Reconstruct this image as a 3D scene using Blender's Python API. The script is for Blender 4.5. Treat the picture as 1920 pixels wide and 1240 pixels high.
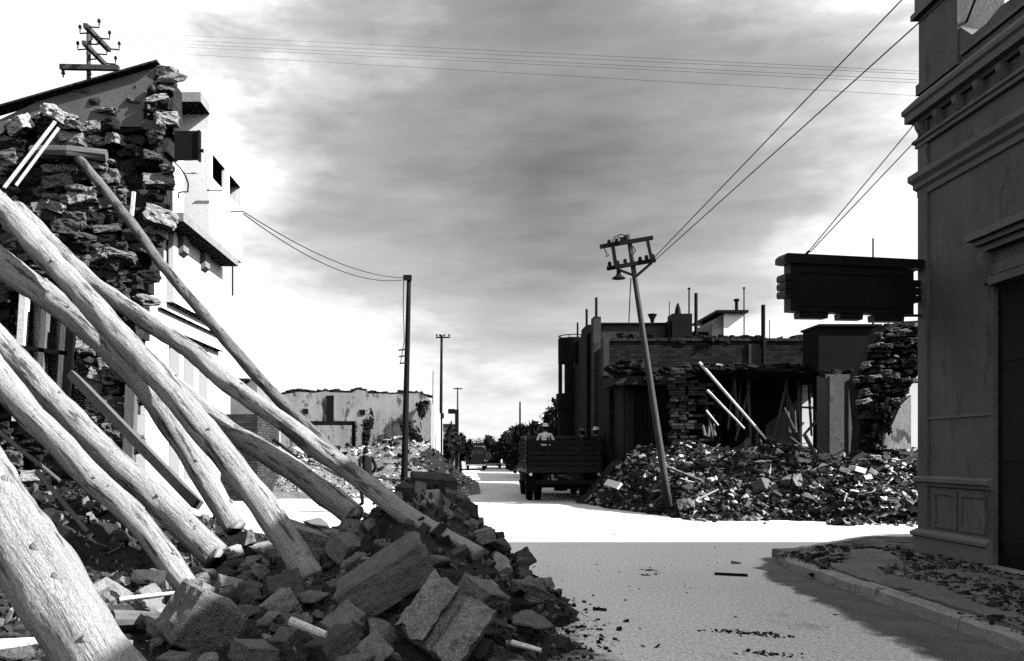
import bpy, bmesh, math, random
import numpy as np
from mathutils import Vector, Matrix, Euler, noise

random.seed(7)
R = math.radians
sc = bpy.context.scene
for o in list(bpy.data.objects):
    bpy.data.objects.remove(o)
COL = sc.collection

# ------------------------------------------------------------------ camera, world, sun, exposure
EYE = 1.55
F = 1600.0            # focal length in photograph pixels
cam_d = bpy.data.cameras.new('camera')
cam = bpy.data.objects.new('camera', cam_d)
COL.objects.link(cam)
cam.location = (0, 0, EYE)
cam.rotation_euler = (R(90), 0, 0)
cam_d.sensor_width = 36
cam_d.lens = F / 1920 * 36
cam_d.shift_x = (960 - 870) / 1920
cam_d.shift_y = (848 - 620) / 1920
cam_d.clip_start = 0.1
cam_d.clip_end = 6000
sc.camera = cam

SUN = Vector((1.0, -0.30, 0.76)).normalized()
SUN_EL = math.asin(SUN.z)
SUN_AZ = math.atan2(SUN.x, SUN.y)

world = bpy.data.worlds.new('World')
sc.world = world
world.use_nodes = True
wn, wl = world.node_tree.nodes, world.node_tree.links
wn.clear()
def W(t, **kw):
    n = wn.new(t)
    for k, v in kw.items():
        setattr(n, k, v)
    return n
def wmath(op, a, b=None, c=None):
    n = W('ShaderNodeMath', operation=op)
    for i, s in enumerate((a, b, c)):
        if s is None: continue
        if isinstance(s, (int, float)): n.inputs[i].default_value = s
        else: wl.new(s, n.inputs[i])
    return n.outputs[0]
out = W('ShaderNodeOutputWorld')
bg = W('ShaderNodeBackground')
bg.inputs['Strength'].default_value = 0.15
sky = W('ShaderNodeTexSky', sky_type='NISHITA', sun_disc=False)
sky.sun_elevation = SUN_EL
sky.sun_rotation = SUN_AZ
sky.dust_density = 2.0
bw = W('ShaderNodeRGBToBW')
wl.new(sky.outputs[0], bw.inputs[0])
tc = W('ShaderNodeTexCoord')
# broken cloud: pale bright air with a grey cloud bank standing over the street
def wnoise(scale, detail, vscale=(1, 1, 1), loc=(0, 0, 0), rough=0.55):
    m = W('ShaderNodeMapping')
    m.inputs['Scale'].default_value = vscale
    m.inputs['Location'].default_value = loc
    wl.new(tc.outputs['Generated'], m.inputs[0])
    n = W('ShaderNodeTexNoise')
    n.inputs['Scale'].default_value = scale
    n.inputs['Detail'].default_value = detail
    n.inputs['Roughness'].default_value = rough
    wl.new(m.outputs[0], n.inputs['Vector'])
    return n.outputs['Fac']
big = wnoise(1.7, 3, (1, 1, 1.8), (3.1, 0.4, 1.2))
band = wnoise(3.0, 6, (1, 1, 3.2), (0.3, 1.7, 0.2), 0.6)
puff = wnoise(9.0, 6, (1, 1, 2.0), (5.3, 2.0, 0.7), 0.65)
cdir = Vector((0.09, 1.0, 0.30)).normalized()
dvec = W('ShaderNodeVectorMath', operation='SUBTRACT')
wl.new(tc.outputs['Generated'], dvec.inputs[0])
dvec.inputs[1].default_value = cdir
dscl = W('ShaderNodeVectorMath', operation='MULTIPLY')
wl.new(dvec.outputs[0], dscl.inputs[0])
dscl.inputs[1].default_value = (1 / 0.42, 1 / 1.2, 1 / 0.32)
dlen = W('ShaderNodeVectorMath', operation='LENGTH')
wl.new(dscl.outputs[0], dlen.inputs[0])
bank = wmath('MULTIPLY', wmath('SUBTRACT', 0.98, dlen.outputs['Value']), 1.25)
bank = wmath('MULTIPLY_ADD', wmath('SUBTRACT', band, 0.5), 1.15, bank)
bank = wmath('MULTIPLY_ADD', wmath('SUBTRACT', puff, 0.5), 0.35, bank)
other = wmath('MULTIPLY_ADD', wmath('SUBTRACT', big, 0.32), 5.0, wmath('MULTIPLY', wmath('SUBTRACT', band, 0.5), 1.2))  # cloud out of view, kept mostly grey to lower the fill light
away = W('ShaderNodeMapRange'); away.interpolation_type = 'SMOOTHSTEP'
wl.new(dlen.outputs['Value'], away.inputs['Value'])
away.inputs['From Min'].default_value = 1.6; away.inputs['From Max'].default_value = 2.6
other = wmath('ADD', wmath('MULTIPLY', other, away.outputs[0]), wmath('MULTIPLY_ADD', away.outputs[0], 1.0, -1.0))
cover = wmath('MAXIMUM', bank, other)
cr = W('ShaderNodeValToRGB')
e = cr.color_ramp.elements
CLOUD = [(0.0, 1.9), (0.14, 1.2), (0.27, 0.60), (0.44, 0.33), (1.0, 0.13)]
while len(e) < len(CLOUD): e.new(0.5)
for el, (p, v) in zip(e, CLOUD):
    el.position = p; el.color = (v, v, v, 1)
wl.new(wmath('MULTIPLY_ADD', cover, 0.66, 0.12), cr.inputs[0])
streak = wmath('MULTIPLY_ADD', wmath('SUBTRACT', wnoise(4.0, 8, (1, 1, 5.0), (2.2, 0.6, 3.1), 0.62), 0.5), 1.1, 1.0)
mul = wmath('MULTIPLY', wmath('MULTIPLY', wmath('MULTIPLY', bw.outputs[0], cr.outputs[0]), streak), 1.75)
wl.new(wmath('MINIMUM', mul, 3.3), bg.inputs['Color'])   # caps the unseen glow near the sun to keep fill light low
wl.new(bg.outputs[0], out.inputs['Surface'])

sun_d = bpy.data.lights.new('sun', 'SUN')
sun_d.energy = 5.0
sun_d.angle = R(0.5)
sun_d.color = (1.0, 0.99, 0.98)
sun = bpy.data.objects.new('sun', sun_d)
COL.objects.link(sun)
sun.rotation_euler = (-SUN).to_track_quat('-Z', 'Y').to_euler()
sun.location = (30, -10, 25)

vs = sc.view_settings
vs.view_transform = 'Standard'
vs.look = 'None'
vs.exposure = 1.25
vs.gamma = 1.0
sc.cycles.max_bounces = 5
sc.cycles.diffuse_bounces = 0
sc.cycles.use_denoising = False      # the faint sampling grain suits the old print

# ------------------------------------------------------------------ helpers
def P(px, py, Y):
    """a point at distance Y that the photograph shows at (px, py)"""
    return Vector(((px - 870) / F * Y, Y, EYE - (py - 848) / F * Y))

def tag(o, label=None, cat=None, group=None, kind=None):
    if label: o['label'] = label
    if cat: o['category'] = cat
    if group: o['group'] = group
    if kind: o['kind'] = kind
    return o

def thing(name, label, cat, loc=(0, 0, 0), group=None):
    o = bpy.data.objects.new(name, None)
    o.empty_display_size = 0.2
    COL.objects.link(o)
    o.location = loc
    return tag(o, label, cat, group)

def wloc(o):
    v = Vector((0, 0, 0))
    while o is not None:
        v = v + o.location
        o = o.parent
    return v

class MB:
    def __init__(s):
        s.v = []; s.f = []; s.a = []; s.r = []; s.mi = []
    def add(s, vs_, fs, at=None, rnd=0.0, mi=0):
        n = len(s.v)
        s.v += [tuple(p) for p in vs_]
        s.f += [tuple(n + i for i in f) for f in fs]
        s.a += ([tuple(p) for p in at] if at else [tuple(p) for p in vs_])
        s.r += [rnd] * len(vs_)
        s.mi += [mi] * len(fs)
        return s
    def box(s, x0, x1, y0, y1, z0, z1, rnd=0.0):
        v = [(x, y, z) for x in (x0, x1) for y in (y0, y1) for z in (z0, z1)]
        return s.add(v, [(0, 1, 3, 2), (4, 6, 7, 5), (0, 4, 5, 1), (2, 3, 7, 6), (0, 2, 6, 4), (1, 5, 7, 3)], rnd=rnd)
    def obox(s, c, size, rot=(0, 0, 0), rnd=0.0):
        M = Matrix.Translation(c) @ Euler(rot).to_matrix().to_4x4()
        h = [d / 2 for d in size]
        v = [M @ Vector((x * h[0], y * h[1], z * h[2])) for x in (-1, 1) for y in (-1, 1) for z in (-1, 1)]
        return s.add(v, [(0, 1, 3, 2), (4, 6, 7, 5), (0, 4, 5, 1), (2, 3, 7, 6), (0, 2, 6, 4), (1, 5, 7, 3)], rnd=rnd)
    def bar(s, a, b, w, h=None, up=(0, 0, 1), rnd=0.0):
        """a squared bar from a to b"""
        a, b = Vector(a), Vector(b)
        h = h or w
        d = (b - a).normalized()
        u = Vector(up)
        if abs(d.dot(u)) > 0.98: u = Vector((1, 0, 0))
        sx = d.cross(u).normalized(); uz = sx.cross(d).normalized()
        v = [p + sx * i * w / 2 + uz * j * h / 2 for p in (a, b) for i in (-1, 1) for j in (-1, 1)]
        return s.add(v, [(0, 1, 3, 2), (4, 6, 7, 5), (0, 4, 5, 1), (2, 3, 7, 6), (0, 2, 6, 4), (1, 5, 7, 3)], rnd=rnd)
    def tube(s, pts, rad, n=8, cap=True, wob=0.0, seed=0):
        pts = [Vector(p) for p in pts]
        if isinstance(rad, (int, float)): rad = [rad] * len(pts)
        v, at, f = [], [], []
        L = 0.0
        t0 = (pts[1] - pts[0]).normalized()
        ref = Vector((0, 0, 1)) if abs(t0.z) < 0.95 else Vector((1, 0, 0))
        sx = t0.cross(ref).normalized()
        for i, p in enumerate(pts):
            t = (pts[min(i + 1, len(pts) - 1)] - pts[max(i - 1, 0)]).normalized()
            sx = (sx - t * sx.dot(t)).normalized()
            sy = t.cross(sx)
            if i: L += (p - pts[i - 1]).length
            for k in range(n):
                a = 2 * math.pi * k / n
                r = rad[i]
                if wob:
                    r *= 1 + wob * (noise.noise(Vector((math.cos(a) * 1.3 + seed, math.sin(a) * 1.3, L * 2.2)))
                                    + 0.5 * noise.noise(Vector((math.cos(a) * 4 + seed, math.sin(a) * 4, L * 5))))
                v.append(p + sx * math.cos(a) * r + sy * math.sin(a) * r)
                at.append((math.cos(a) * r + seed, math.sin(a) * r, L))
        for i in range(len(pts) - 1):
            for k in range(n):
                k2 = (k + 1) % n
                f.append((i * n + k, i * n + k2, (i + 1) * n + k2, (i + 1) * n + k))
        if cap:
            f.append(tuple(reversed(range(n))))
            f.append(tuple((len(pts) - 1) * n + k for k in range(n)))
        return s.add(v, f, at)
    def prism(s, poly, axis_o, ux, uy, un, depth):
        """poly in (u, v) on the plane axis_o + u*ux + v*uy, extruded by depth along un"""
        o, ux, uy, un = Vector(axis_o), Vector(ux), Vector(uy), Vector(un)
        n = len(poly)
        v = [o + ux * a + uy * b for a, b in poly] + [o + ux * a + uy * b + un * depth for a, b in poly]
        f = [tuple(range(n)), tuple(reversed(range(n, 2 * n)))]
        f += [(i, i + n, (i + 1) % n + n, (i + 1) % n) for i in range(n)]
        return s.add(v, f)
    def wall(s, o, ud, nd, cu, cz, thick, holes=()):
        """slab wall with holes: u along ud, z up, o = bottom corner on the front face, nd points to the front"""
        o, ud, nd = Vector(o), Vector(ud), Vector(nd)
        us = sorted(set(list(cu) + [h[i] for h in holes for i in (0, 1)]))
        zs = sorted(set(list(cz) + [h[i] for h in holes for i in (2, 3)]))
        us = [u for u in us if cu[0] <= u <= cu[-1]]; zs = [z for z in zs if cz[0] <= z <= cz[-1]]
        def solid(i, j):
            if i < 0 or j < 0 or i >= len(us) - 1 or j >= len(zs) - 1: return False
            u, z = (us[i] + us[i + 1]) / 2, (zs[j] + zs[j + 1]) / 2
            return not any(h[0] < u < h[1] and h[2] < z < h[3] for h in holes)
        def pt(u, z, k): return o + ud * u + Vector((0, 0, z)) - nd * (thick * k)
        for i in range(len(us) - 1):
            for j in range(len(zs) - 1):
                if not solid(i, j): continue
                u0, u1, z0, z1 = us[i], us[i + 1], zs[j], zs[j + 1]
                s.add([pt(u0, z0, 0), pt(u1, z0, 0), pt(u1, z1, 0), pt(u0, z1, 0)], [(0, 1, 2, 3)])
                s.add([pt(u0, z0, 1), pt(u1, z0, 1), pt(u1, z1, 1), pt(u0, z1, 1)], [(3, 2, 1, 0)])
                for di, dj, a, b in ((-1, 0, (u0, z0), (u0, z1)), (1, 0, (u1, z1), (u1, z0)), (0, -1, (u1, z0), (u0, z0)), (0, 1, (u0, z1), (u1, z1))):
                    if not solid(i + di, j + dj):
                        s.add([pt(*a, 0), pt(*b, 0), pt(*b, 1), pt(*a, 1)], [(0, 1, 2, 3)])
        return s
    def build(s, name, m, parent=None, smooth=False, recalc=False):
        me = bpy.data.meshes.new(name)
        v = np.array(s.v, dtype=np.float64)
        if parent is not None:
            base = np.array(wloc(parent))
        else:
            base = np.array([(v[:, 0].min() + v[:, 0].max()) / 2, (v[:, 1].min() + v[:, 1].max()) / 2, v[:, 2].min()])
        me.from_pydata((v - base).tolist(), [], s.f)
        at = me.attributes.new('lp', 'FLOAT_VECTOR', 'POINT')
        at.data.foreach_set('vector', np.array(s.a, dtype=np.float32).ravel())
        rn = me.attributes.new('rnd', 'FLOAT', 'POINT')
        rn.data.foreach_set('value', np.array(s.r, dtype=np.float32))
        ms = m if isinstance(m, (list, tuple)) else [m]
        for mm in ms: me.materials.append(mm)
        if len(ms) > 1: me.polygons.foreach_set('material_index', s.mi)
        if smooth: me.polygons.foreach_set('use_smooth', [True] * len(me.polygons))
        if recalc:
            bm = bmesh.new(); bm.from_mesh(me); bmesh.ops.recalc_face_normals(bm, faces=bm.faces); bm.to_mesh(me); bm.free()
        me.update()
        o = bpy.data.objects.new(name, me)
        COL.objects.link(o)
        if parent is not None: o.parent = parent
        else: o.location = base
        return o

def part(name, m, parent, fn, smooth=False):
    b = MB(); fn(b)
    return b.build(name, m, parent, smooth)

# ------------------------------------------------------------------ materials (all neutral: the photograph is black and white)
MATS = {}
def gmat(name, v, var=0.35, scale=3.0, rough=0.9, bump=0.25, bscale=25.0, coord='Object', rand=None, attr_rand=None,
         stain=None, aniso=(1, 1, 1), bdist=0.03, spec=0.03, metal=0.0, detail=6, grain=70.0, gamp=1.6):
    m = bpy.data.materials.new(name)
    m.use_nodes = True
    nt = m.node_tree; N, L = nt.nodes, nt.links
    b = N['Principled BSDF']
    b.inputs['Roughness'].default_value = rough
    b.inputs['Specular IOR Level'].default_value = spec
    b.inputs['Metallic'].default_value = metal
    def nn(t, **k):
        n = N.new(t)
        for kk, vv in k.items(): setattr(n, kk, vv)
        return n
    def mm(op, a, c=None, d=None, clamp=False):
        n = nn('ShaderNodeMath', operation=op); n.use_clamp = clamp
        for i, s_ in enumerate((a, c, d)):
            if s_ is None: continue
            if isinstance(s_, (int, float)): n.inputs[i].default_value = s_
            else: L.new(s_, n.inputs[i])
        return n.outputs[0]
    if coord == 'lp':
        t = nn('ShaderNodeAttribute', attribute_name='lp'); src = t.outputs['Vector']
    else:
        t = nn('ShaderNodeTexCoord'); src = t.outputs[coord]
    mp = nn('ShaderNodeMapping'); mp.inputs['Scale'].default_value = aniso
    L.new(src, mp.inputs[0]); src = mp.outputs[0]
    if rand is not None:
        oi = nn('ShaderNodeObjectInfo')
        sh = nn('ShaderNodeVectorMath', operation='ADD')
        cx = nn('ShaderNodeCombineXYZ'); L.new(mm('MULTIPLY', oi.outputs['Random'], 37.0), cx.inputs[0])
        L.new(src, sh.inputs[0]); L.new(cx.outputs[0], sh.inputs[1]); src = sh.outputs[0]
    def nz(sc_, det=detail, ro=0.6):
        n = nn('ShaderNodeTexNoise'); n.inputs['Scale'].default_value = sc_
        n.inputs['Detail'].default_value = det; n.inputs['Roughness'].default_value = ro
        L.new(src, n.inputs['Vector']); return n.outputs['Fac']
    n1 = nz(scale)
    val = mm('MULTIPLY_ADD', mm('SUBTRACT', n1, 0.5), var * 2.6, 1.0)
    n2 = nz(bscale, 4, 0.7)
    val = mm('MULTIPLY', val, mm('MULTIPLY_ADD', mm('SUBTRACT', n2, 0.5), var * 1.2, 1.0))
    n3 = nz(grain, 2, 0.8)
    val = mm('MULTIPLY', val, mm('MAXIMUM', mm('MULTIPLY_ADD', mm('SUBTRACT', n3, 0.5), gamp * (1.0 + var), 1.0), 0.1))
    if rand is not None:
        pw = mm('POWER', oi.outputs['Random'], rand[2] if len(rand) > 2 else 1.0)
        val = mm('MULTIPLY', val, mm('MULTIPLY_ADD', pw, rand[1] - rand[0], rand[0]))
    if attr_rand is not None:
        ar = nn('ShaderNodeAttribute', attribute_name='rnd')
        pw = mm('POWER', ar.outputs['Fac'], attr_rand[2])
        val = mm('MULTIPLY', val, mm('MULTIPLY_ADD', pw, attr_rand[1] - attr_rand[0], attr_rand[0]))
    val = mm('MULTIPLY', val, v)
    if stain:                       # (scale, threshold, factor): dark patches with a shape of their own
        s1 = nz(stain[0], 8, 0.68)
        mr = nn('ShaderNodeMapRange'); mr.interpolation_type = 'SMOOTHSTEP'
        L.new(s1, mr.inputs['Value'])
        mr.inputs['From Min'].default_value = stain[1]; mr.inputs['From Max'].default_value = stain[1] + 0.06
        mr.inputs['To Min'].default_value = 1.0; mr.inputs['To Max'].default_value = stain[2]
        val = mm('MULTIPLY', val, mr.outputs[0])
    val = mm('MAXIMUM', mm('MINIMUM', val, 0.85), 0.006)
    cc = nn('ShaderNodeCombineColor')
    for i in range(3): L.new(val, cc.inputs[i])
    L.new(cc.outputs[0], b.inputs['Base Color'])
    if bump:
        bp = nn('ShaderNodeBump'); bp.inputs['Strength'].default_value = bump; bp.inputs['Distance'].default_value = bdist
        L.new(mm('ADD', mm('MULTIPLY', n2, 0.6), n1), bp.inputs['Height'])
        L.new(bp.outputs[0], b.inputs['Normal'])
    MATS[name] = m
    return m

def brickmat(name, v, bw_=0.26, bh=0.085, mortar=0.35, depth=0.6):
    m = gmat(name, v, var=0.5, scale=1.6, bump=0, bscale=14)
    nt = m.node_tree; N, L = nt.nodes, nt.links
    b = N['Principled BSDF']
    t = N.new('ShaderNodeTexCoord'); sp = N.new('ShaderNodeSeparateXYZ'); cb = N.new('ShaderNodeCombineXYZ')
    L.new(t.outputs['Object'], sp.inputs[0])
    ad = N.new('ShaderNodeMath'); ad.operation = 'ADD'; L.new(sp.outputs[0], ad.inputs[0]); L.new(sp.outputs[1], ad.inputs[1])
    L.new(ad.outputs[0], cb.inputs[0]); L.new(sp.outputs[2], cb.inputs[1])
    br = N.new('ShaderNodeTexBrick')
    br.inputs['Scale'].default_value = 1.0
    br.inputs['Brick Width'].default_value = bw_; br.inputs['Row Height'].default_value = bh
    br.inputs['Mortar Size'].default_value = 0.012
    br.inputs['Color1'].default_value = (0.55, 0.55, 0.55, 1); br.inputs['Color2'].default_value = (1.5, 1.5, 1.5, 1)
    br.inputs['Mortar'].default_value = (mortar, mortar, mortar, 1)
    L.new(cb.outputs[0], br.inputs['Vector'])
    old = b.inputs['Base Color'].links[0].from_socket
    mx = N.new('ShaderNodeMix'); mx.data_type = 'RGBA'; mx.blend_type = 'MULTIPLY'; mx.inputs['Factor'].default_value = 1.0
    L.new(old, mx.inputs[6]); L.new(br.outputs['Color'], mx.inputs[7]); L.new(mx.outputs[2], b.inputs['Base Color'])
    bp = N.new('ShaderNodeBump'); bp.inputs['Strength'].default_value = depth; bp.inputs['Distance'].default_value = 0.03
    inv = N.new('ShaderNodeMath'); inv.operation = 'SUBTRACT'; inv.inputs[0].default_value = 1.0
    L.new(br.outputs['Fac'], inv.inputs[1]); L.new(inv.outputs[0], bp.inputs['Height']); L.new(bp.outputs[0], b.inputs['Normal'])
    return m

M_ground = gmat('dry_earth', 0.4, 0.25, 0.35, bump=0.4, bscale=9, bdist=0.03)
M_road = gmat('dusty_road', 0.6, 0.16, 0.5, bump=0.35, bscale=30, bdist=0.012, stain=(0.9, 0.60, 0.72), aniso=(1.0, 0.45, 1.0), grain=38.0, gamp=1.5)
M_gutter = gmat('gutter_dirt', 0.16, 0.5, 1.8, bump=0.6, bscale=18, bdist=0.03)
M_dirtfade = gmat('drifted_dirt', 0.13, 0.5, 1.8, bump=0.6, bscale=18, bdist=0.03)
def _fade(m):
    N, L = m.node_tree.nodes, m.node_tree.links
    at = N.new('ShaderNodeAttribute'); at.attribute_name = 'rnd'
    tc_ = N.new('ShaderNodeTexCoord'); nz_ = N.new('ShaderNodeTexNoise')
    nz_.inputs['Scale'].default_value = 2.6; nz_.inputs['Detail'].default_value = 10; nz_.inputs['Roughness'].default_value = 0.75
    L.new(tc_.outputs['Object'], nz_.inputs['Vector'])
    ad = N.new('ShaderNodeMath'); ad.operation = 'MULTIPLY_ADD'; ad.inputs[1].default_value = 1.2
    L.new(at.outputs['Fac'], ad.inputs[0]); L.new(nz_.outputs['Fac'], ad.inputs[2])
    mr = N.new('ShaderNodeMapRange'); mr.inputs['From Min'].default_value = 0.62; mr.inputs['From Max'].default_value = 0.86
    L.new(ad.outputs[0], mr.inputs['Value'])
    L.new(mr.outputs[0], N['Principled BSDF'].inputs['Alpha'])
_fade(M_dirtfade)
M_walk = gmat('grimy_sidewalk', 0.1, 0.55, 2.2, bump=0.6, bscale=16, bdist=0.03, stain=(3.0, 0.5, 0.4))
M_kerb = gmat('kerb_concrete', 0.3, 0.4, 3.0, bump=0.4, bscale=30, stain=(4.0, 0.58, 0.45))
M_stone = gmat('dark_stone', 0.14, 0.45, 2.5, bump=0.8, bscale=9, rand=(0.4, 2.2, 1.6), bdist=0.06)
M_concrete = gmat('broken_concrete', 0.22, 0.5, 5.0, bump=0.9, bscale=22, bdist=0.05, stain=(4.0, 0.56, 0.5))
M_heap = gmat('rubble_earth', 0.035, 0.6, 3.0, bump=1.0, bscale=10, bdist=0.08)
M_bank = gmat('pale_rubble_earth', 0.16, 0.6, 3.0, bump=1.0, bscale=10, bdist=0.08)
M_rubble = gmat('rubble_pieces', 0.5, 0.3, 3.0, bump=0.4, bscale=18, attr_rand=(0.03, 1.2, 5.0))
M_rubble_i = gmat('rubble_block', 0.50, 0.3, 3.0, bump=0.5, bscale=14, rand=(0.03, 1.1, 3.0))
M_adobe = gmat('adobe_block', 0.18, 0.7, 4.0, bump=1.0, bscale=12, rand=(0.12, 2.4, 1.6), bdist=0.08)
M_paleadobe = gmat('pale_adobe', 0.42, 0.5, 4.0, bump=0.8, bscale=14, bdist=0.05)
M_core = gmat('mud_core', 0.03, 0.6, 3.0, bump=1.0, bscale=9, bdist=0.1)
M_palerender = gmat('grey_render', 0.11, 0.3, 2.0, bump=0.3, bscale=20, stain=(1.5, 0.6, 0.6))
M_log = gmat('barked_log', 0.32, 0.42, 5.0, bump=0.9, bscale=18, coord='lp', aniso=(4.5, 4.5, 0.45), stain=(2.4, 0.55, 0.28), bdist=0.05)
M_loggrey = gmat('grey_log', 0.13, 0.5, 5.0, bump=0.7, bscale=16, coord='lp', aniso=(3.2, 3.2, 0.7), stain=(2.4, 0.55, 0.3), bdist=0.04)
M_logdark = gmat('dark_log', 0.08, 0.5, 5.0, bump=0.7, bscale=16, coord='lp', aniso=(3.2, 3.2, 0.7), bdist=0.03)
M_timber = gmat('weathered_timber', 0.12, 0.4, 3.0, bump=0.4, bscale=20, coord='lp', aniso=(6, 6, 1))
M_paletimber = gmat('pale_timber', 0.62, 0.25, 3.0, bump=0.3, bscale=20)
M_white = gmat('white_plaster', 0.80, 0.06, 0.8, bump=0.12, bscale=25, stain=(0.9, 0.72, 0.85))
M_plaster = gmat('stained_plaster', 0.31, 0.45, 1.2, bump=0.4, bscale=12, stain=(2.2, 0.53, 0.3), aniso=(1.4, 1.4, 0.6))
M_facade = gmat('sooty_facade', 0.135, 0.35, 1.4, bump=0.35, bscale=30, stain=(1.3, 0.56, 0.7), aniso=(1.6, 1.6, 0.6), bdist=0.012, grain=55.0)
M_trim = gmat('facade_moulding', 0.165, 0.25, 2.0, bump=0.2, bscale=30, bdist=0.006)
M_black = gmat('black_paint', 0.01, 0.4, 3.0, bump=0.15, bscale=30, rough=0.6)
M_sign = gmat('rusty_sign_metal', 0.012, 0.6, 2.5, bump=0.2, bscale=18, rough=0.55, spec=0.12)
M_iron = gmat('dark_iron', 0.012, 0.3, 6.0, bump=0.2, rough=0.6)
M_pole = gmat('pole_wood', 0.06, 0.5, 4.0, bump=0.4, coord='lp', aniso=(6, 6, 0.6), bscale=20)
M_polepale = gmat('pale_pole_wood', 0.07, 0.5, 3.0, bump=0.4, coord='lp', aniso=(5, 5, 0.6), bscale=20)
M_brick = brickmat('dark_brick', 0.02)
M_brick2 = brickmat('sooty_brick', 0.05, mortar=0.5)
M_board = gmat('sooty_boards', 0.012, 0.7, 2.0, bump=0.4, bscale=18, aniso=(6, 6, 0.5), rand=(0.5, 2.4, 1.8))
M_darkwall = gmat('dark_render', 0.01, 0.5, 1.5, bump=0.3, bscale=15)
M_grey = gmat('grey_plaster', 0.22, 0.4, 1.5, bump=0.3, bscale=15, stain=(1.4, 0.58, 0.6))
M_soot = gmat('sooty_plaster', 0.045, 0.5, 1.5, bump=0.3, bscale=15, stain=(1.4, 0.55, 0.5))
M_pier = gmat('pier_plaster', 0.11, 0.4, 2.0, bump=0.4, bscale=15, stain=(2.0, 0.55, 0.6))
M_leaf = gmat('leaves', 0.018, 0.4, 2.0, bump=0, attr_rand=(0.5, 1.8, 1.0))
M_bark = gmat('bark', 0.03, 0.4, 4.0, bump=0.5)
M_skin = gmat('skin', 0.22, 0.1, 5, bump=0.1)
M_suit = gmat('dark_cloth', 0.014, 0.4, 4, bump=0.3)
M_shirt = gmat('white_cloth', 0.75, 0.1, 4, bump=0.3)
M_hair = gmat('black_hair', 0.012, 0.2, 10, bump=0.2)
M_truck = gmat('truck_paint', 0.008, 0.4, 3, bump=0.15, rough=0.5, spec=0.12)
M_slat = gmat('truck_slats', 0.014, 0.5, 2.5, bump=0.3, aniso=(0.5, 4, 6), rand=(0.6, 1.8, 1.0))
M_tyre = gmat('rubber', 0.012, 0.3, 5, bump=0.3)
M_glass = gmat('dark_glass', 0.012, 0.2, 2, bump=0.02, rough=0.12, spec=0.5)
M_chrome = gmat('dull_chrome', 0.45, 0.1, 4, bump=0.05, rough=0.3, metal=0.8)
M_door = gmat('pale_door_paint', 0.62, 0.3, 3, bump=0.3, bscale=20, stain=(3, 0.6, 0.5))

# ------------------------------------------------------------------ stone shapes
def hull_mesh(name, seed, sq=(1, 1, 1), npts=14, detail=0, box=False, rough=0.05):
    rg = random.Random(seed)
    bm = bmesh.new()
    if box:
        for x in (-1, 1):
            for y in (-1, 1):
                for z in (-1, 1):
                    bm.verts.new((x * sq[0] * rg.uniform(.8, 1), y * sq[1] * rg.uniform(.8, 1), z * sq[2] * rg.uniform(.8, 1)))
        for _ in range(npts):
            c = [rg.choice((-1, 1)) * rg.uniform(.7, .95) for _ in range(3)]
            c[rg.randrange(3)] *= rg.uniform(-1, 1)
            bm.verts.new((c[0] * sq[0], c[1] * sq[1], c[2] * sq[2]))
    else:
        for _ in range(npts):
            d = Vector((rg.gauss(0, 1), rg.gauss(0, 1), rg.gauss(0, 1))).normalized() * rg.uniform(.8, 1.1)
            bm.verts.new((d.x * sq[0], d.y * sq[1], d.z * sq[2]))
    r = bmesh.ops.convex_hull(bm, input=bm.verts)
    bmesh.ops.delete(bm, geom=list({g for g in r['geom_interior'] + r['geom_unused'] if isinstance(g, bmesh.types.BMVert)}), context='VERTS')
    if detail:
        bmesh.ops.dissolve_limit(bm, angle_limit=R(12), verts=bm.verts, edges=bm.edges)
        bmesh.ops.bevel(bm, geom=list(bm.edges), offset=0.07, segments=1, affect='EDGES', profile=0.5)
        bmesh.ops.triangulate(bm, faces=bm.faces)
        for _ in range(detail):
            bmesh.ops.subdivide_edges(bm, edges=[e_ for e_ in bm.edges if e_.calc_length() > 0.16], cuts=1)
            bmesh.ops.triangulate(bm, faces=bm.faces)
        bm.normal_update()
        for v in bm.verts:
            k = noise.fractal(v.co * 2.2 + Vector((seed * 3.1, 0, 0)), 0.9, 2.1, 4)
            v.co += v.normal * k * rough * 1.4
    bmesh.ops.triangulate(bm, faces=bm.faces)
    bmesh.ops.recalc_face_normals(bm, faces=bm.faces)
    me = bpy.data.meshes.new(name)
    bm.to_mesh(me); bm.free()
    return me

NEAR = [hull_mesh('stone', 10 + i, random.choice([(1, .8, .7), (1, .7, .55), (1, .9, .8), (1.1, .75, .45)]), 13, 3, box=(i % 3 == 0)) for i in range(10)]
for m_ in NEAR: m_.materials.append(M_stone)
BLOCK = [hull_mesh('adobe_block', 50 + i, (1, .8, .8), 12, 3, box=(i % 2 == 0), rough=0.13) for i in range(12)]
for m_ in BLOCK: m_.materials.append(M_adobe)
FRAG = [hull_mesh('fragment', 90 + i, [(1, .7, .4), (1.1, .6, .18), (1, .8, .5), (1.5, .3, .14)][i % 4], 9, 0, box=(i % 5 == 0)) for i in range(16)]
FRAGD = []
for m_ in FRAG:
    m_.materials.append(M_rubble_i)
    FRAGD.append((np.array([v.co[:] for v in m_.vertices]), np.array([p.vertices[:] for p in m_.polygons])))

def rotm(rg, tilt=math.pi):
    return Euler((rg.uniform(-tilt, tilt), rg.uniform(-tilt, tilt), rg.uniform(0, 6.28))).to_matrix()

def put(mesh, name, loc, scale, rot, parent=None):
    o = bpy.data.objects.new(name, mesh)
    COL.objects.link(o)
    if parent is not None:
        o.parent = parent; loc = Vector(loc) - wloc(parent)
    o.location = loc
    o.scale = scale if isinstance(scale, (tuple, list)) else (scale,) * 3
    o.rotation_euler = rot
    return o

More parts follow.
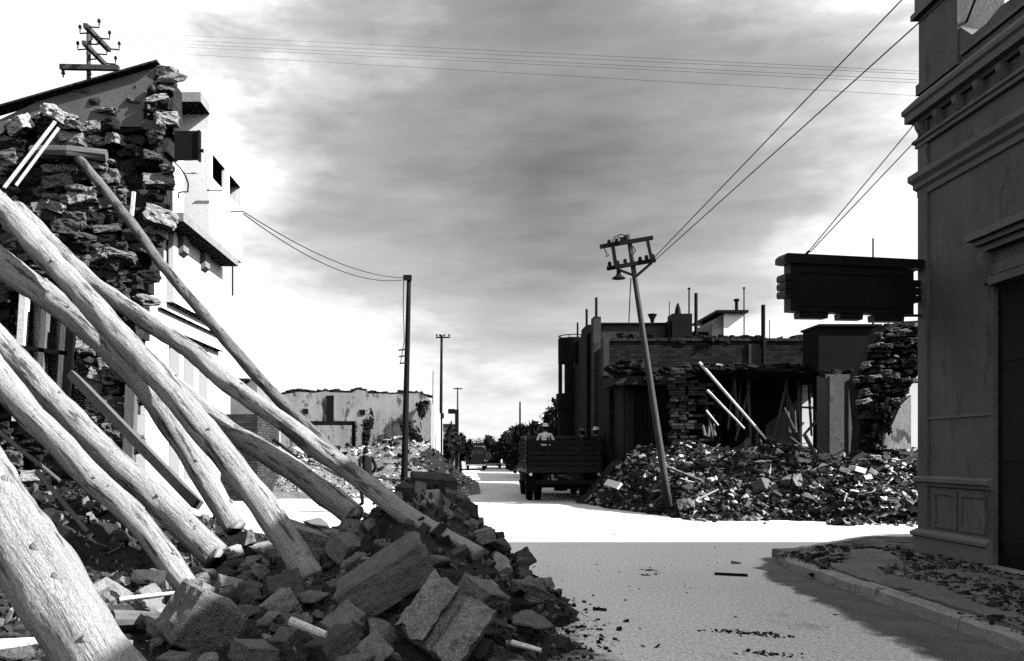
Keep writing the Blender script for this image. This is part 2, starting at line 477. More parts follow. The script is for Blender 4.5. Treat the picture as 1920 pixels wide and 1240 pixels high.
def scatter(name, m, places, seed, parent=None):
    """places: (loc, size, tilt, tone) -> one joined mesh of many small fragments"""
    rg = random.Random(seed)
    V, T, Rn = [], [], []
    n = 0
    for loc, s_, tilt, tone in places:
        v, t = FRAGD[rg.randrange(len(FRAGD))]
        M = np.array(rotm(rg, tilt))
        vv = (v * s_) @ M.T + np.array(loc)
        V.append(vv); T.append(t + n); Rn.append(np.full(len(v), tone)); n += len(v)
    b = MB()
    b.v = np.concatenate(V).tolist(); b.f = np.concatenate(T).tolist()
    b.a = b.v; b.r = np.concatenate(Rn).tolist(); b.mi = [0] * len(b.f)
    return b.build(name, m, parent)

def heightmesh(name, m, x0, x1, y0, y1, nx, ny, fn, cut=None):
    b = MB()
    idx = {}
    for j in range(ny + 1):
        for i in range(nx + 1):
            x = x0 + (x1 - x0) * i / nx; y = y0 + (y1 - y0) * j / ny
            idx[i, j] = len(b.v); b.v.append((x, y, fn(x, y)))
    for j in range(ny):
        for i in range(nx):
            q = (idx[i, j], idx[i + 1, j], idx[i + 1, j + 1], idx[i, j + 1])
            if max(b.v[k][2] for k in q) > -0.02: b.f.append(q)
    used = sorted({k for q in b.f for k in q}); mp = {k: n for n, k in enumerate(used)}
    b.v = [b.v[k] for k in used]; b.f = [tuple(mp[k] for k in q) for q in b.f]
    b.a = b.v; b.r = [0.0] * len(b.v); b.mi = [0] * len(b.f)
    return b.build(name, m)

def gauss(x, y, cx, cy, sx, sy): return math.exp(-(((x - cx) / sx) ** 2 + ((y - cy) / sy) ** 2) / 2)

# ------------------------------------------------------------------ the setting: ground, road, sidewalk
g = MB().add([(-900, -60, 0), (900, -60, 0), (900, 1600, 0), (-900, 1600, 0)], [(0, 1, 2, 3)]).build('ground', M_ground)
tag(g, kind='structure')
# near street, crossing and the street going on beyond it, one sheet
rb = MB()
road_poly = [(-4.6, -20), (4.25, -20), (4.25, 11.2), (4.55, 11.9), (7.4, 15.1), (40, 15.1), (40, 19.4), (6.2, 19.6), (4.6, 22), (5.2, 60), (8.5, 220), (4.5, 220), (-0.4, 60), (-1.0, 31), (-4.6, 27), (-40, 27), (-40, 21), (-4.6, 21)]
rb.add([(x, y, 0.004) for x, y in road_poly], [tuple(range(len(road_poly)))])
tag(rb.build('road', M_road), kind='structure')
# dark dirt washed into the gutter beside the kerb, and dust trailing off the rubble heap
def stain_strip(name, left, right, z, n=60, jit=0.14):
    b = MB()
    for i in range(n + 1):
        t = i / n
        def lerp(pts):
            k = t * (len(pts) - 1); a = min(int(k), len(pts) - 2); f = k - a
            return Vector(pts[a]) * (1 - f) + Vector(pts[a + 1]) * f
        l, r = lerp(left), lerp(right)
        j = noise.noise(Vector((t * 17, 3.3, 0))) * jit + noise.noise(Vector((t * 60, 9.3, 0))) * jit * .6 + noise.noise(Vector((t * 190, 9.3, 0))) * jit * .35
        b.v += [(l.x + j, l.y, z), (r.x, r.y, z)]; b.r += [0.0, 1.0]
    b.f = [(2 * i, 2 * i + 1, 2 * i + 3, 2 * i + 2) for i in range(n)]
    b.a = b.v; b.mi = [0] * len(b.f)
    return tag(b.build(name, M_dirtfade), kind='structure')
stain_strip('gutter_dirt', [(3.2, 3), (3.35, 6.6), (3.5, 9), (3.75, 11.3), (4.4, 12.6)], [(4.26, 3), (4.26, 6.6), (4.26, 9), (4.27, 11.2), (4.7, 12.2)], 0.010)
stain_strip('heap_dust', [(1.5, 3.0), (1.35, 5), (1.25, 6.5), (1.1, 8), (0.7, 9.6)], [(-0.5, 3.0), (-0.5, 5), (-0.5, 6.5), (-0.5, 8), (-0.5, 9.6)], 0.0104, jit=0.2)

walk = MB()
wp = [(4.42, -20), (14, -20), (14, 15.0), (7.5, 15.0), (5.6, 13.4), (4.75, 12.35), (4.42, 11.35)]
walk.add([(x, y, 0.11) for x, y in wp], [tuple(range(len(wp)))])
sidewalk = walk.build('sidewalk', M_walk)
tag(sidewalk, kind='structure')
kl = [(4.25, y) for y in (-2.2, -0.6, 1.0, 2.6, 4.2, 5.8, 7.35, 9.3, 10.4, 11.25)] + [(4.48, 12.15), (5.15, 13.05), (6.3, 14.15), (7.4, 15.1)]
for i in range(len(kl) - 1):
    a, b_ = Vector((*kl[i], 0)), Vector((*kl[i + 1], 0))
    d = (b_ - a).normalized(); nrm = Vector((d.y, -d.x, 0)); a2 = a + d * 0.012; b2 = b_ - d * 0.012
    kb = MB()
    dz = random.uniform(-.012, .012); w = 0.17
    prof = [(0.0, -0.02), (0.012, 0.105 + dz), (0.035, 0.125 + dz), (w, 0.125 + dz), (w, -0.02)]
    nseg = 6
    vs_ = []
    for k in range(nseg + 1):
        p = a2.lerp(b2, k / nseg)
        for (o_, z_) in prof:
            jj = noise.noise(Vector((p.x * 3, p.y * 3, z_ * 20))) * .016
            vs_.append(p + nrm * (o_ + jj) + Vector((0, 0, z_ + jj * .7)))
    m5 = len(prof)
    fs = [(k * m5 + q, k * m5 + q + 1, (k + 1) * m5 + q + 1, (k + 1) * m5 + q) for k in range(nseg) for q in range(m5 - 1)]
    fs += [tuple(range(m5)), tuple(nseg * m5 + q for q in reversed(range(m5)))]
    kb.add(vs_, fs)
    kb.build('kerb_stone', M_kerb, sidewalk)

# ------------------------------------------------------------------ right: the standing corner building
FX, FY = 6.5, 12.16           # facade plane and far corner
def right_building():
    t = thing('corner_building', 'tall sooty plastered corner building with heavy cornice and dark doorway at right edge', 'building', (FX, FY, 0))
    b = MB()
    doors = [(1.68, 3.2, 0.12, 3.85), (5.2, 6.7, 0.12, 3.85), (8.7, 10.2, 0.12, 3.85)]
    b.wall((FX, FY - 0.25, 0), (0, -1, 0), (-1, 0, 0), [0, 18], [0, 6.2], 0.45, [(d[0] - 0.25, d[1] - 0.25, d[2], d[3]) for d in doors])
    b.wall((FX + 0.451, FY, 0), (1, 0, 0), (0, 1, 0), [0, 9], [0, 6.2], 0.45)
    b.wall((FX + 9.0, FY - .5, 0), (0, -1, 0), (1, 0, 0), [0, 17.5], [0, 6.2], 0.45)
    b.wall((FX + .46, FY - 18.2, 0), (1, 0, 0), (0, -1, 0), [0, 8.5], [0, 6.2], 0.45)
    b.build('wall', M_facade, t)
    part('corner_pilaster', M_facade, t, lambda m: m.box(FX - 0.035, FX + .45, FY - 0.235, FY, 0, 6.2))
    part('roof', M_darkwall, t, lambda m: m.box(FX + .02, FX + 9, FY - 18.2, FY - .02, 6.22, 6.45))  # unseen roof slab, put in to block the sun
    part('inner_floor', M_kerb, t, lambda m: m.box(FX + .1, FX + 9, FY - 18, FY - .5, 0.02, 0.13))
    part('inner_wall', M_darkwall, t, lambda m: m.box(FX + 3.0, FX + 3.2, FY - 17, FY - .46, 0.14, 6.1))
    y0, y1 = FY - 18.2, FY
    def band(name, prof, m=M_trim, ya=y0, yb=y1, ret=True, gaps=()):
        """moulding run along the street front, returned round the corner; prof = (projection, z) from bottom up"""
        segs = []
        cur = yb
        for g0, g1 in sorted(gaps, reverse=True):
            segs.append((g1, cur)); cur = g0
        segs.append((ya, cur))
        for sa, sb in segs:
            bb = MB()
            last = abs(sb - yb) < 1e-6 and ret
            vs_ = []
            n = len(prof)
            for (pj, z) in prof: vs_.append((FX - pj, sa, z))
            for (pj, z) in prof: vs_.append((FX - pj, sb + (pj if last else 0), z))
            for (pj, z) in prof: vs_.append((FX + .3, sb + (pj if last else 0), z))
            for (pj, z) in prof: vs_.append((FX + .3, sa, z))
            fs = []
            for q in range(n - 1):
                for c in range(3):
                    fs.append((c * n + q, (c + 1) * n + q, (c + 1) * n + q + 1, c * n + q + 1))
                fs.append((3 * n + q, q, q + 1, 3 * n + q + 1))
            fs.append((0, n, 2 * n, 3 * n)); fs.append((n - 1, 4 * n - 1, 3 * n - 1, 2 * n - 1))
            bb.add(vs_, fs)
            bb.build(name, m, t, recalc=True)
    dg = [(FY - d[1] - .004, FY - d[0] + .004) for d in doors]
    band('plinth', [(0.07, 0.0), (0.07, 0.36), (0.10, 0.38), (0.10, 0.42), (0.03, 0.47), (0.0, 0.47)], gaps=dg)
    band('dado_rail', [(0.0, 1.06), (0.03, 1.08), (0.045, 1.12), (0.075, 1.14), (0.075, 1.19), (0.02, 1.22), (0.0, 1.22)], gaps=dg)
    band('string_line', [(0.0, 2.00), (0.018, 2.005), (0.018, 2.03), (0.0, 2.035)], gaps=dg)
    band('string_course', [(0.0, 5.16), (0.03, 5.18), (0.03, 5.26), (0.07, 5.30), (0.07, 5.36), (0.12, 5.42), (0.12, 5.50), (0.0, 5.55)])
    band('frieze_ledge', [(0.0, 5.86), (0.05, 5.88), (0.05, 5.93), (0.08, 5.95), (0.08, 5.99), (0.0, 6.01)])
    band('cornice', [(0.0, 6.20), (0.05, 6.205), (0.08, 6.24), (0.15, 6.27), (0.15, 6.37), (0.18, 6.40), (0.18, 6.46), (0.04, 6.60), (0.0, 6.62)])
    y = FY - 0.05
    while y > FY - 8:
        part('bracket', M_trim, t, lambda m: m.prism([(0, 6.015), (0.04, 6.03), (0.10, 6.12), (0.12, 6.198), (0, 6.198)], (FX, y, 0), (-1, 0, 0), (0, 0, 1), (0, -1, 0), 0.10))
        y -= 0.46
    # recessed panels in the dado: raised frames around each
    for k in range(2):
        ya, yb = FY - 0.36 - k * 0.62, FY - 0.36 - k * 0.62 - 0.56
        def fr(m):
            m.box(FX - 0.02, FX, yb, ya, 0.52, 0.57); m.box(FX - 0.02, FX, yb, ya, 0.97, 1.02)
            m.box(FX - 0.02, FX, yb, yb + .05, 0.572, 0.968); m.box(FX - 0.02, FX, ya - .05, ya, 0.572, 0.968)
        part('dado_panel', M_facade, t, fr)
    # parapet: corner pedestal still standing, the rest broken off
    ped = part('parapet_pedestal', M_facade, t, lambda m: (m.box(FX - 0.02, FX + .6, FY - .95, FY + .0, 6.625, 7.72), m.box(FX - .05, FX + .63, FY - .98, FY + .03, 6.63, 6.78)))
    part('pedestal_cap', M_trim, ped, lambda m: (m.box(FX - .1, FX + .68, FY - 1.03, FY + .08, 7.722, 7.80), m.box(FX - .06, FX + .64, FY - .99, FY + .04, 7.802, 8.25)))
    pb = MB()
    n = 60
    tops = []
    for i in range(n + 1):
        yy = FY - .96 - i * (17.2 / n)
        zt = 6.88 + 0.16 * noise.noise(Vector((yy * 2.1, 0, 0))) + .05 * noise.noise(Vector((yy * 9, 1, 0)))
        zt += 0.45 * math.exp(-((yy - (FY - .9)) / .12) ** 2) + 0.5 * max(0, min(1, (FY - 2.6 - yy) / 1.5))
        zt = 6.65 + (zt - 6.65) * max(.12, min(1, (yy - 3.5) / 3.0))      # unseen stretch lowered to let sun reach the nearest log
        tops.append((yy, zt))
    vs_ = []
    for yy, zt in tops:
        vs_ += [(FX - .0, yy, 6.622), (FX - .0, yy, zt), (FX + .28, yy, zt - .05), (FX + .28, yy, 6.622)]
    fs = [(4 * i + q, 4 * i + (q + 1) % 4, 4 * i + 4 + (q + 1) % 4, 4 * i + 4 + q) for i in range(n) for q in range(4)]
    fs += [(0, 1, 2, 3), tuple(4 * n + q for q in (3, 2, 1, 0))]
    pb.add(vs_, fs); pb.build('broken_parapet', M_facade, t, recalc=True)
    band('parapet_moulding', [(0.0, 6.70), (0.04, 6.71), (0.04, 6.76), (0.0, 6.78)], yb=FY - 1.05, ret=False)
    # door surrounds, hoods and leaves
    for d in doors:
        ya, yb = FY - d[0], FY - d[1]
        def hood(m):
            for (pj, za, zb, ex) in ((0.10, 4.02, 4.10, .10), (0.16, 4.102, 4.17, .16), (0.22, 4.172, 4.26, .22)):
                m.box(FX - pj, FX + .1, yb - ex, ya + ex, za, zb)
        h = part('door_hood', M_trim, t, hood)
        part('hood_bracket', M_trim, h, lambda m: m.prism([(0, 3.62), (0.05, 3.64), (0.12, 3.86), (0.14, 4.018), (0, 4.018)], (FX, ya + .13, 0), (-1, 0, 0), (0, 0, 1), (0, -1, 0), 0.12))
        part('hood_bracket', M_trim, h, lambda m: m.prism([(0, 3.62), (0.05, 3.64), (0.12, 3.86), (0.14, 4.018), (0, 4.018)], (FX, yb - .02, 0), (-1, 0, 0), (0, 0, 1), (0, -1, 0), 0.12))
        part('door_head', M_trim, t, lambda m: (m.box(FX - .04, FX + .3, yb - .02, ya + .0, 3.72, 3.85), m.box(FX - .07, FX + .3, yb - .02, ya, 3.60, 3.70)))
        dl = part('door_leaf', M_black, t, lambda m: m.box(FX + .06, FX + .12, yb, ya, 0.162, 3.598))
        for k in range(2):
            for (za, zb) in ((0.3, 1.3), (1.45, 2.5), (2.65, 3.45)):
                yc = yb + (ya - yb) * (0.25 + .5 * k)
                part('door_panel', M_black, dl, lambda m: m.box(FX + .04, FX + .06, yc - .25, yc + .25, za, zb))
        part('door_step', M_kerb, t, lambda m: m.box(FX - .12, FX + .055, yb, ya, 0.112, 0.16))
    part('wire_post', M_iron, t, lambda m: m.tube([(FX + .06, FY - 2.7, 6.6), (FX + .06, FY - 2.7, 8.6)], .04, 8))
    part('wire_post', M_iron, t, lambda m: m.tube([(FX + .06, FY - 2.96, 6.6), (FX + .06, FY - 2.96, 7.9)], .04, 8))
    # bent iron bar sticking out of the broken parapet
    part('iron_bar', M_iron, t, lambda m: m.tube([(FX + .1, FY - .95, 7.2), (FX + .1, FY - 1.2, 7.45), (FX + .1, FY - 1.5, 7.75)], .016, 6))
    return t
right_building()

# hanging sign on its arm
def street_sign():
    pl, pr = P(1463, 480, 11.70), P(1727, 490, 12.10)
    ux = (pr - pl); ux.z = 0; Wd = ux.length; ux.normalize()
    un = Vector((ux.y, -ux.x, 0))      # towards the camera
    t = thing('hanging_sign', 'big dark metal hanging sign with stepped edges on the corner building', 'sign', pl)
    def at(px, py, off=0.0):
        # point of the sign plane seen at px, py
        a = (px - 870) / F
        k = (a * pl.y - pl.x) / (ux.x - a * ux.y)
        p = pl + ux * k
        return Vector((p.x, p.y, EYE - (py - 848) / F * p.y)) + un * off
    def plate(name, pts, th, m=M_sign, off=0.0, par=t):
        b = MB(); n = len(pts)
        q = [at(*p) for p in pts]
        vs_ = [p + un * (off + th / 2) for p in q] + [p + un * (off - th / 2) for p in q]
        b.add(vs_, [tuple(range(n)), tuple(reversed(range(n, 2 * n)))] + [(i, i + n, (i + 1) % n + n, (i + 1) % n) for i in range(n)])
        return b.build(name, m, par, recalc=True)
    plate('board', [(1476, 497), (1706, 508), (1706, 592), (1492, 586), (1476, 585)], 0.16)
    plate('top_rail', [(1462, 484), (1468, 478), (1724, 490.5), (1724, 507), (1706, 506), (1470, 496), (1462, 494)], 0.24)
    for y in (485, 490):
        pass
    for (xa, xb, ya, yb) in ((1493, 1548, 587, 598), (1569, 1613, 589.5, 600.5), (1632, 1690, 592, 604)):
        plate('bottom_tab', [(xa, ya), (xb, ya + .8), (xb - 1.5, yb + .6), (xa + 1.5, yb)], 0.14)
    for k in range(3):
        ya = 516 + k * 15
        plate('side_rib', [(1465, ya), (1479, ya + .5), (1479, ya + 13), (1465, ya + 13), (1463.5, ya + 6)], 0.22)
        ya = 528 + k * 14.5
        plate('side_rib', [(1703, ya), (1716, ya + .5), (1717.5, ya + 6), (1716, ya + 12.5), (1703, ya + 12.5)], 0.22)
    # the raised border of the lettered field
    fr = [(1492, 512), (1692, 520), (1692, 580), (1492, 574)]
    for i in range(4):
        a, b_ = fr[i], fr[(i + 1) % 4]
        part('border', M_sign, t, lambda m: m.bar(at(*a, .09), at(*b_, .09), .02))
    part('lower_arm', M_iron, t, lambda m: m.bar(at(1688, 592), Vector((FX + .02, at(1727, 592).y, at(1727, 592).z)), .035))
    part('upper_arm', M_iron, t, lambda m: m.bar(at(1700, 498), Vector((FX + .02, at(1727, 498).y, at(1727, 498).z)), .05))
    part('stay_hook', M_iron, t, lambda m: m.tube([at(1507, 481), at(1512, 476), at(1517, 471)], .018, 6))
    return at
sign_at = street_sign()

# ------------------------------------------------------------------ left: propped broken adobe wall with the fallen roof logs
WY = 14.0
wall_poly = [(-420, 330), (0, 224), (60, 196), (72, 190), (150, 166), (232, 144), (300, 124), (318, 124), (329, 152), (327, 245), (312, 300), (309, 420),
             (298, 442), (272, 540), (262, 640), (247, 700), (241, 860), (244, 990), (-420, 990)]
holes_poly = [[(20, 545), (148, 565), (148, 780), (20, 780)]]
def inside(poly, x, y):
    c = False
    j = len(poly) - 1
    for i in range(len(poly)):
        xi, yi = poly[i]; xj, yj = poly[j]
        if (yi > y) != (yj > y) and x < (xj - xi) * (y - yi) / (yj - yi) + xi: c = not c
        j = i
    return c
def broken_wall():
    t = thing('ruined_adobe_wall', 'tall broken adobe wall with ragged courses behind the fallen logs at left', 'wall', P(100, 1010, WY) * 1.0)
    t.location.z = 0
    # crumbling core behind the blocks, displaced grid
    b = MB()
    step = 9
    idx = {}
    for py in range(118, 1000, step):
        for px in range(-420, 340, step):
            if inside(wall_poly, px, py) and inside(wall_poly, px + 7, py) and not any(inside(h, px, py) for h in holes_poly):
                p = P(px, py, WY)
                d = 0.20 + 0.30 * noise.fractal(Vector((p.x * 1.6, p.z * 1.9, 2.0)), 0.9, 2.0, 5)
                p = P(px, py, WY) + Vector((0, d, 0))
                idx[px, py] = len(b.v); b.v.append(tuple(p))
    nf = len(b.v)
    b.v += [(v[0], WY + 0.62, v[2]) for v in b.v]
    edges = {}
    for (px, py), i in list(idx.items()):
        q = [(px, py), (px + step, py), (px + step, py + step), (px, py + step)]
        if all(k in idx for k in q):
            ids = [idx[k] for k in q]
            b.f.append(tuple(reversed(ids))); b.f.append(tuple(k + nf for k in ids))
            for a, c in zip(ids, ids[1:] + ids[:1]):
                edges[(a, c)] = edges.get((a, c), 0) + 1
    for (a, c) in list(edges):
        if (c, a) not in edges: b.f.append((a, c, c + nf, a + nf))
    b.a = list(b.v); b.r = [0.0] * len(b.v); b.mi = [0] * len(b.f)
    b.build('mud_core', M_core, t)
    # smooth rendered strip left standing along the roof line
    pl = [(0, 224), (72, 190), (300, 124), (286, 152), (272, 168), (268, 238), (150, 236), (118, 214), (60, 222), (0, 252), (-150, 290), (-420, 360), (-420, 330)]
    o = P(0, 0, WY)
    m = MB(); n = len(pl)
    f_ = [P(x, y, WY - .03) for x, y in pl]; k_ = [p + Vector((0, .3, 0)) for p in f_]
    m.add(f_ + k_, [tuple(range(n)), tuple(reversed(range(n, 2 * n)))] + [(i, i + n, (i + 1) % n + n, (i + 1) % n) for i in range(n)])
    m.build('render_strip', M_palerender, t, recalc=True)
    part('roof_flashing', M_core, t, lambda q: q.bar(P(-420, 327, WY), P(300, 121, WY), .30, .03))
    # courses of adobe and stone
    rg = random.Random(3)
    inview, outview = [], []
    z = 0.1
    while z < 8.2:
        hgt = rg.uniform(0.13, 0.23)
        x = -10.8 + rg.uniform(0, .3)
        while x < -4.5:
            wdt = rg.uniform(0.16, 0.5)
            cx = x + wdt / 2; cz = z + hgt / 2
            px, py = 870 + cx * F / WY, 848 - (cz - EYE) * F / WY
            x += wdt * rg.uniform(.9, 1.02)
            ok = inside(wall_poly, px, py) and not any(inside(h, px, py) for h in holes_poly)
            if not ok: continue
            strip = inside(pl, px, py)
            if strip and rg.random() < 0.58: continue
            cav = noise.noise(Vector((cx * 1.5, cz * 1.3, 7.7))) + .5 * noise.noise(Vector((cx * 3.5, cz * 3, 1.7)))
            if cav > 0.36: continue
            dep = 0.10 + 0.20 * cav - (0.10 if px > 268 and py < 320 else 0)
            if 235 < px < 272 and 310 < py < 420: continue
            loc = (cx, WY + dep + rg.uniform(-.05, .05), cz)
            scl = (wdt * .6, rg.uniform(.12, .26), hgt * rg.uniform(.5, .95))
            rot = (rg.uniform(-.35, .35), rg.uniform(-.3, .3), rg.uniform(-.4, .4))
            (inview if px > -12 else outview).append((loc, scl, rot))
        z += hgt * 0.93
    rg.shuffle(inview)
    for loc, scl, rot in inview[:300]:
        put(rg.choice(BLOCK), 'adobe_block', loc, scl, rot, t)
    rest = inview[300:] + outview
    if rest:
        mb = MB()
        for loc, scl, rot in rest:
            me = rg.choice(BLOCK)
            M = Matrix.Translation(loc) @ Euler(rot).to_matrix().to_4x4() @ Matrix.Diagonal((*scl, 1))
            mb.add([M @ v.co for v in me.vertices], [p.vertices[:] for p in me.polygons])
        o = mb.build('rough_masonry', M_adobe, t); tag(o, kind='stuff')
    # timbers built into the wall
    part('timber_lintel', M_timber, t, lambda q: q.tube([P(60, 284, WY - .12), P(130, 286, WY - .2), P(200, 293, WY - .12)], [.10, .11, .09], 9, wob=.25))
    part('timber_lintel', M_timber, t, lambda q: q.tube([P(-60, 290, WY - .1), P(10, 293, WY - .1), P(45, 290, WY - .05)], [.07, .07, .06], 8, wob=.25))
    part('timber_stud', M_paletimber, t, lambda q: q.bar(P(251, 360, WY - .05), P(247, 405, WY - .05), .05))
    part('timber_post', M_timber, t, lambda q: q.bar(P(249, 690, WY - .08), P(240, 905, WY - .08), .16))
    return t
broken_wall()

def doorway():
    t = thing('door_frame', 'leaning timber door frame with pale open door in the broken adobe wall', 'door frame', P(85, 790, WY + .2))
    def post(name, a, b_, w, m): part(name, m, t, lambda q: q.bar(P(*a, WY - .05), P(*b_, WY - .05), w, .14, up=(0, -1, 0)))
    post('jamb', (47, 548), (32, 790), .11, M_paletimber)
    post('jamb', (136, 600), (122, 800), .13, M_black)
    post('jamb', (124, 600), (110, 800), .09, M_timber)
    post('mullion', (88, 560), (72, 790), .09, M_timber)
    post('transom', (40, 652), (130, 664), .07, M_black)
    # door leaves standing open behind, turned to the street
    for (xa, xb, yt, yb) in ((50, 84, 545, 800), (90, 122, 560, 800)):
        a, b_ = P(xa, yb, WY + .75), P(xb, yb, WY + .12)
        dv = (b_ - a); dv.z = 0; L = dv.length; dv.normalize(); nv = Vector((-dv.y, dv.x, 0))
        nv = nv if nv.x > 0 else -nv
        zt = P(xa, yt, WY + .4).z
        m = MB()
        m.prism([(0, 0), (L, 0), (L, zt - a.z), (0, zt - a.z)], a, dv, (0, 0, 1), nv, .04)
        lf = m.build('door_leaf', M_door, t, recalc=True)
        for (z0, z1) in ((.1, .45), (.55, 1.0), (1.15, 1.75)):
            m = MB(); m.prism([(.1, z0), (L - .1, z0), (L - .1, z1), (.1, z1)], a + nv * .04, dv, (0, 0, 1), nv, .018)
            m.build('door_panel', M_door, lf, recalc=True)
    part('inner_board', M_grey, t, lambda q: q.obox(P(8, 640, WY + .3), (.75, .05, 2.2)))
doorway()

# planks and scraps caught on the wall
def plank(name, label, a, b_, w, th, m, cat='plank', group=None):
    o = MB().bar(a, b_, w, th, up=(0, -1, .2)).build(name, m)
    return tag(o, label, cat, group)
plank('plank', 'long pale lath leaning on top of the broken adobe wall', P(8, 352, 13.45), P(104, 228, 13.6), .045, .03, M_paletimber)
plank('plank', 'shorter pale lath beside the long one on top of the adobe wall', P(30, 348, 13.3), P(110, 240, 13.5), .035, .03, M_paletimber)
PALEB = []
for m0 in BLOCK[5:9]:
    c = m0.copy(); c.materials[0] = M_paleadobe; PALEB.append(c)
for k, (px, py, s_, lab) in enumerate(((95, 208, .17, 'largest pale plaster lump on the roof line of the adobe wall'), (118, 222, .12, 'pale plaster lump just right of the largest one on the wall top'), (70, 214, .11, 'small pale plaster lump left of the largest one on the wall top'), (36, 236, .16, 'pale lump of plaster low on the roof line at the left edge'))):
    tag(put(PALEB[k], 'plaster_lump', P(px, py, 13.85), (s_ * 1.2, s_, s_), (.4 * k, .3, .9 * k)), lab, 'plaster lump')
sb = thing('sign_board', 'small black square board jutting from the edge of the adobe wall', 'sign board', P(350, 300, 13.9))
part('board', M_black, sb, lambda m: m.prism([(0, 0), (.42, .01), (.42, .475), (0, .47)], P(327, 300, 13.9), (1, 0, 0), (0, 0, 1), (0, 1, 0), .05))
part('edge_batten', M_iron, sb, lambda m: m.box(P(373, 300, 13.88).x - .02, P(373, 300, 13.88).x + .01, 13.87, 13.97, P(0, 302, 13.9).z, P(0, 245, 13.9).z))
part('lamp_knob', M_iron, sb, lambda m: m.tube([P(374, 283, 13.9), P(381, 283, 13.9)], [.02, .035], 8))
lb = MB().tube([P(325, 302, 13.9), P(338, 315, 13.88), P(348, 330, 13.86), P(353, 345, 13.86), P(352, 360, 13.86), P(342, 360, 13.86), P(334, 362, 13.86), P(335, 372, 13.86)], .014, 6).build('wire_bracket', M_iron)
tag(lb, 'thin curved iron bracket below the small black board', 'bracket')

# ------------------------------------------------------------------ left: white modern building behind
def white_building():
    X0 = -5.5
    t = thing('white_building', 'overexposed white three-storey building with balcony slabs behind the adobe wall', 'building', (X0, 16, 0))
    wins = [(1.15, 1.75, 1.0, 3.72), (2.0, 2.65, 1.0, 3.72), (2.95, 3.55, 1.0, 3.72)]
    m = MB()
    m.wall((X0, 14.75, 0), (0, 1, 0), (1, 0, 0), [0, 4.5], [0, 6.6], .3, wins)
    m.build('front_wall', M_white, t)
    part('side_wall', M_white, t, lambda q: (q.box(X0 - 6, X0 - .302, 14.75, 15.0, 0, 6.6), q.box(X0 - 6, X0 - .302, 19.0, 19.25, 0, 6.6), q.box(X0 - 6, X0 - 5.8, 15.01, 18.99, 0, 6.6)))
    part('roof', M_white, t, lambda q: q.box(X0 - 6, X0 - .31, 15.01, 18.99, 6.3, 6.5))
    part('roof_tower', M_white, t, lambda q: q.box(X0 - 1.0, X0, 16.1, 19.25, 6.602, 8.45))
    # projecting upper bay with two vent openings
    b = MB()
    XB = -5.0
    b.wall((XB, 16.75, 5.82), (0, 1, 0), (1, 0, 0), [0, 2.5], [0, 2.6], .07, [(0.22, 1.12, 1.18, 1.66), (1.45, 2.35, 1.18, 1.66)])
    b.box(X0 + .002, XB - .072, 16.75, 16.92, 5.82, 8.42); b.box(X0 + .002, XB - .072, 19.08, 19.25, 5.82, 8.42)
    bay = b.build('upper_bay', M_white, t)
    part('bay_roof', M_white, bay, lambda q: q.box(X0 + .002, XB - .003, 16.753, 19.247, 8.422, 8.48))
    part('vent_back', M_darkwall, bay, lambda q: q.box(X0 + .004, X0 + .05, 16.93, 19.07, 6.5, 8.0))  # dark backing puts the shade inside the vents into colour
    part('canopy_slab', M_grey, t, lambda q: q.box(X0 + .002, XB + .02, 16.14, 16.745, 8.18, 8.36))  # grey colour stands in for the shaded underside
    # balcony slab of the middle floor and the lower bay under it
    part('balcony_slab', M_grey, t, lambda q: q.box(X0 + .002, -4.98, 15.15, 18.85, 5.65, 5.80))  # coloured grey for the shadow under the slab
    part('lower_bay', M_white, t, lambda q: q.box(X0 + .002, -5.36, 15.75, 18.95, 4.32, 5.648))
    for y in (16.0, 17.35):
        part('slab_bracket', M_grey, t, lambda q: q.prism([(0, 5.25), (.1, 5.33), (.1, 5.646), (0, 5.646)], (-5.358, y, 0), (1, 0, 0), (0, 0, 1), (0, 1, 0), .32))  # same grey, put in for the shade beneath the slab
    part('drain_pipe', M_iron, t, lambda q: q.tube([(-5.42, 15.6, 5.64), (-5.42, 15.6, 4.9)], .02, 6))
    part('drain_pipe', M_iron, t, lambda q: q.tube([(-5.03, 18.55, 5.64), (-5.03, 18.55, 4.95)], .018, 6))
    part('string_ledge', M_white, t, lambda q: q.box(X0 + .001, X0 + .09, 15.3, 19.1, 4.14, 4.18))
    part('window_ledge', M_white, t, lambda q: q.box(X0 + .001, X0 + .14, 15.4, 19.1, 3.80, 3.88))
    for (a, b_, z0, z1) in wins:
        w = part('window', M_door, t, lambda q: q.box(X0 - .28, X0 - .24, 14.75 + a, 14.75 + b_, z0, z1))
        part('window_post', M_black, w, lambda q: q.box(X0 - .235, X0 - .02, 14.75 + a + .005, 14.75 + a + .08, z0, z1))
        part('window_bar', M_black, w, lambda q: q.box(X0 - .235, X0 - .18, 14.75 + a + .09, 14.75 + b_, (z0 + z1) / 2, (z0 + z1) / 2 + .06))
    for (px, py, px2) in ((390, 357, 418), (432, 397, 456)):
        y = 5.0 * F / (870 - px)
        part('wire_spike', M_iron, t, lambda q: q.tube([(-5.02, y, P(0, py, y).z), (-5.02 + .3, y, P(0, py, y).z)], .014, 6))
white_building()

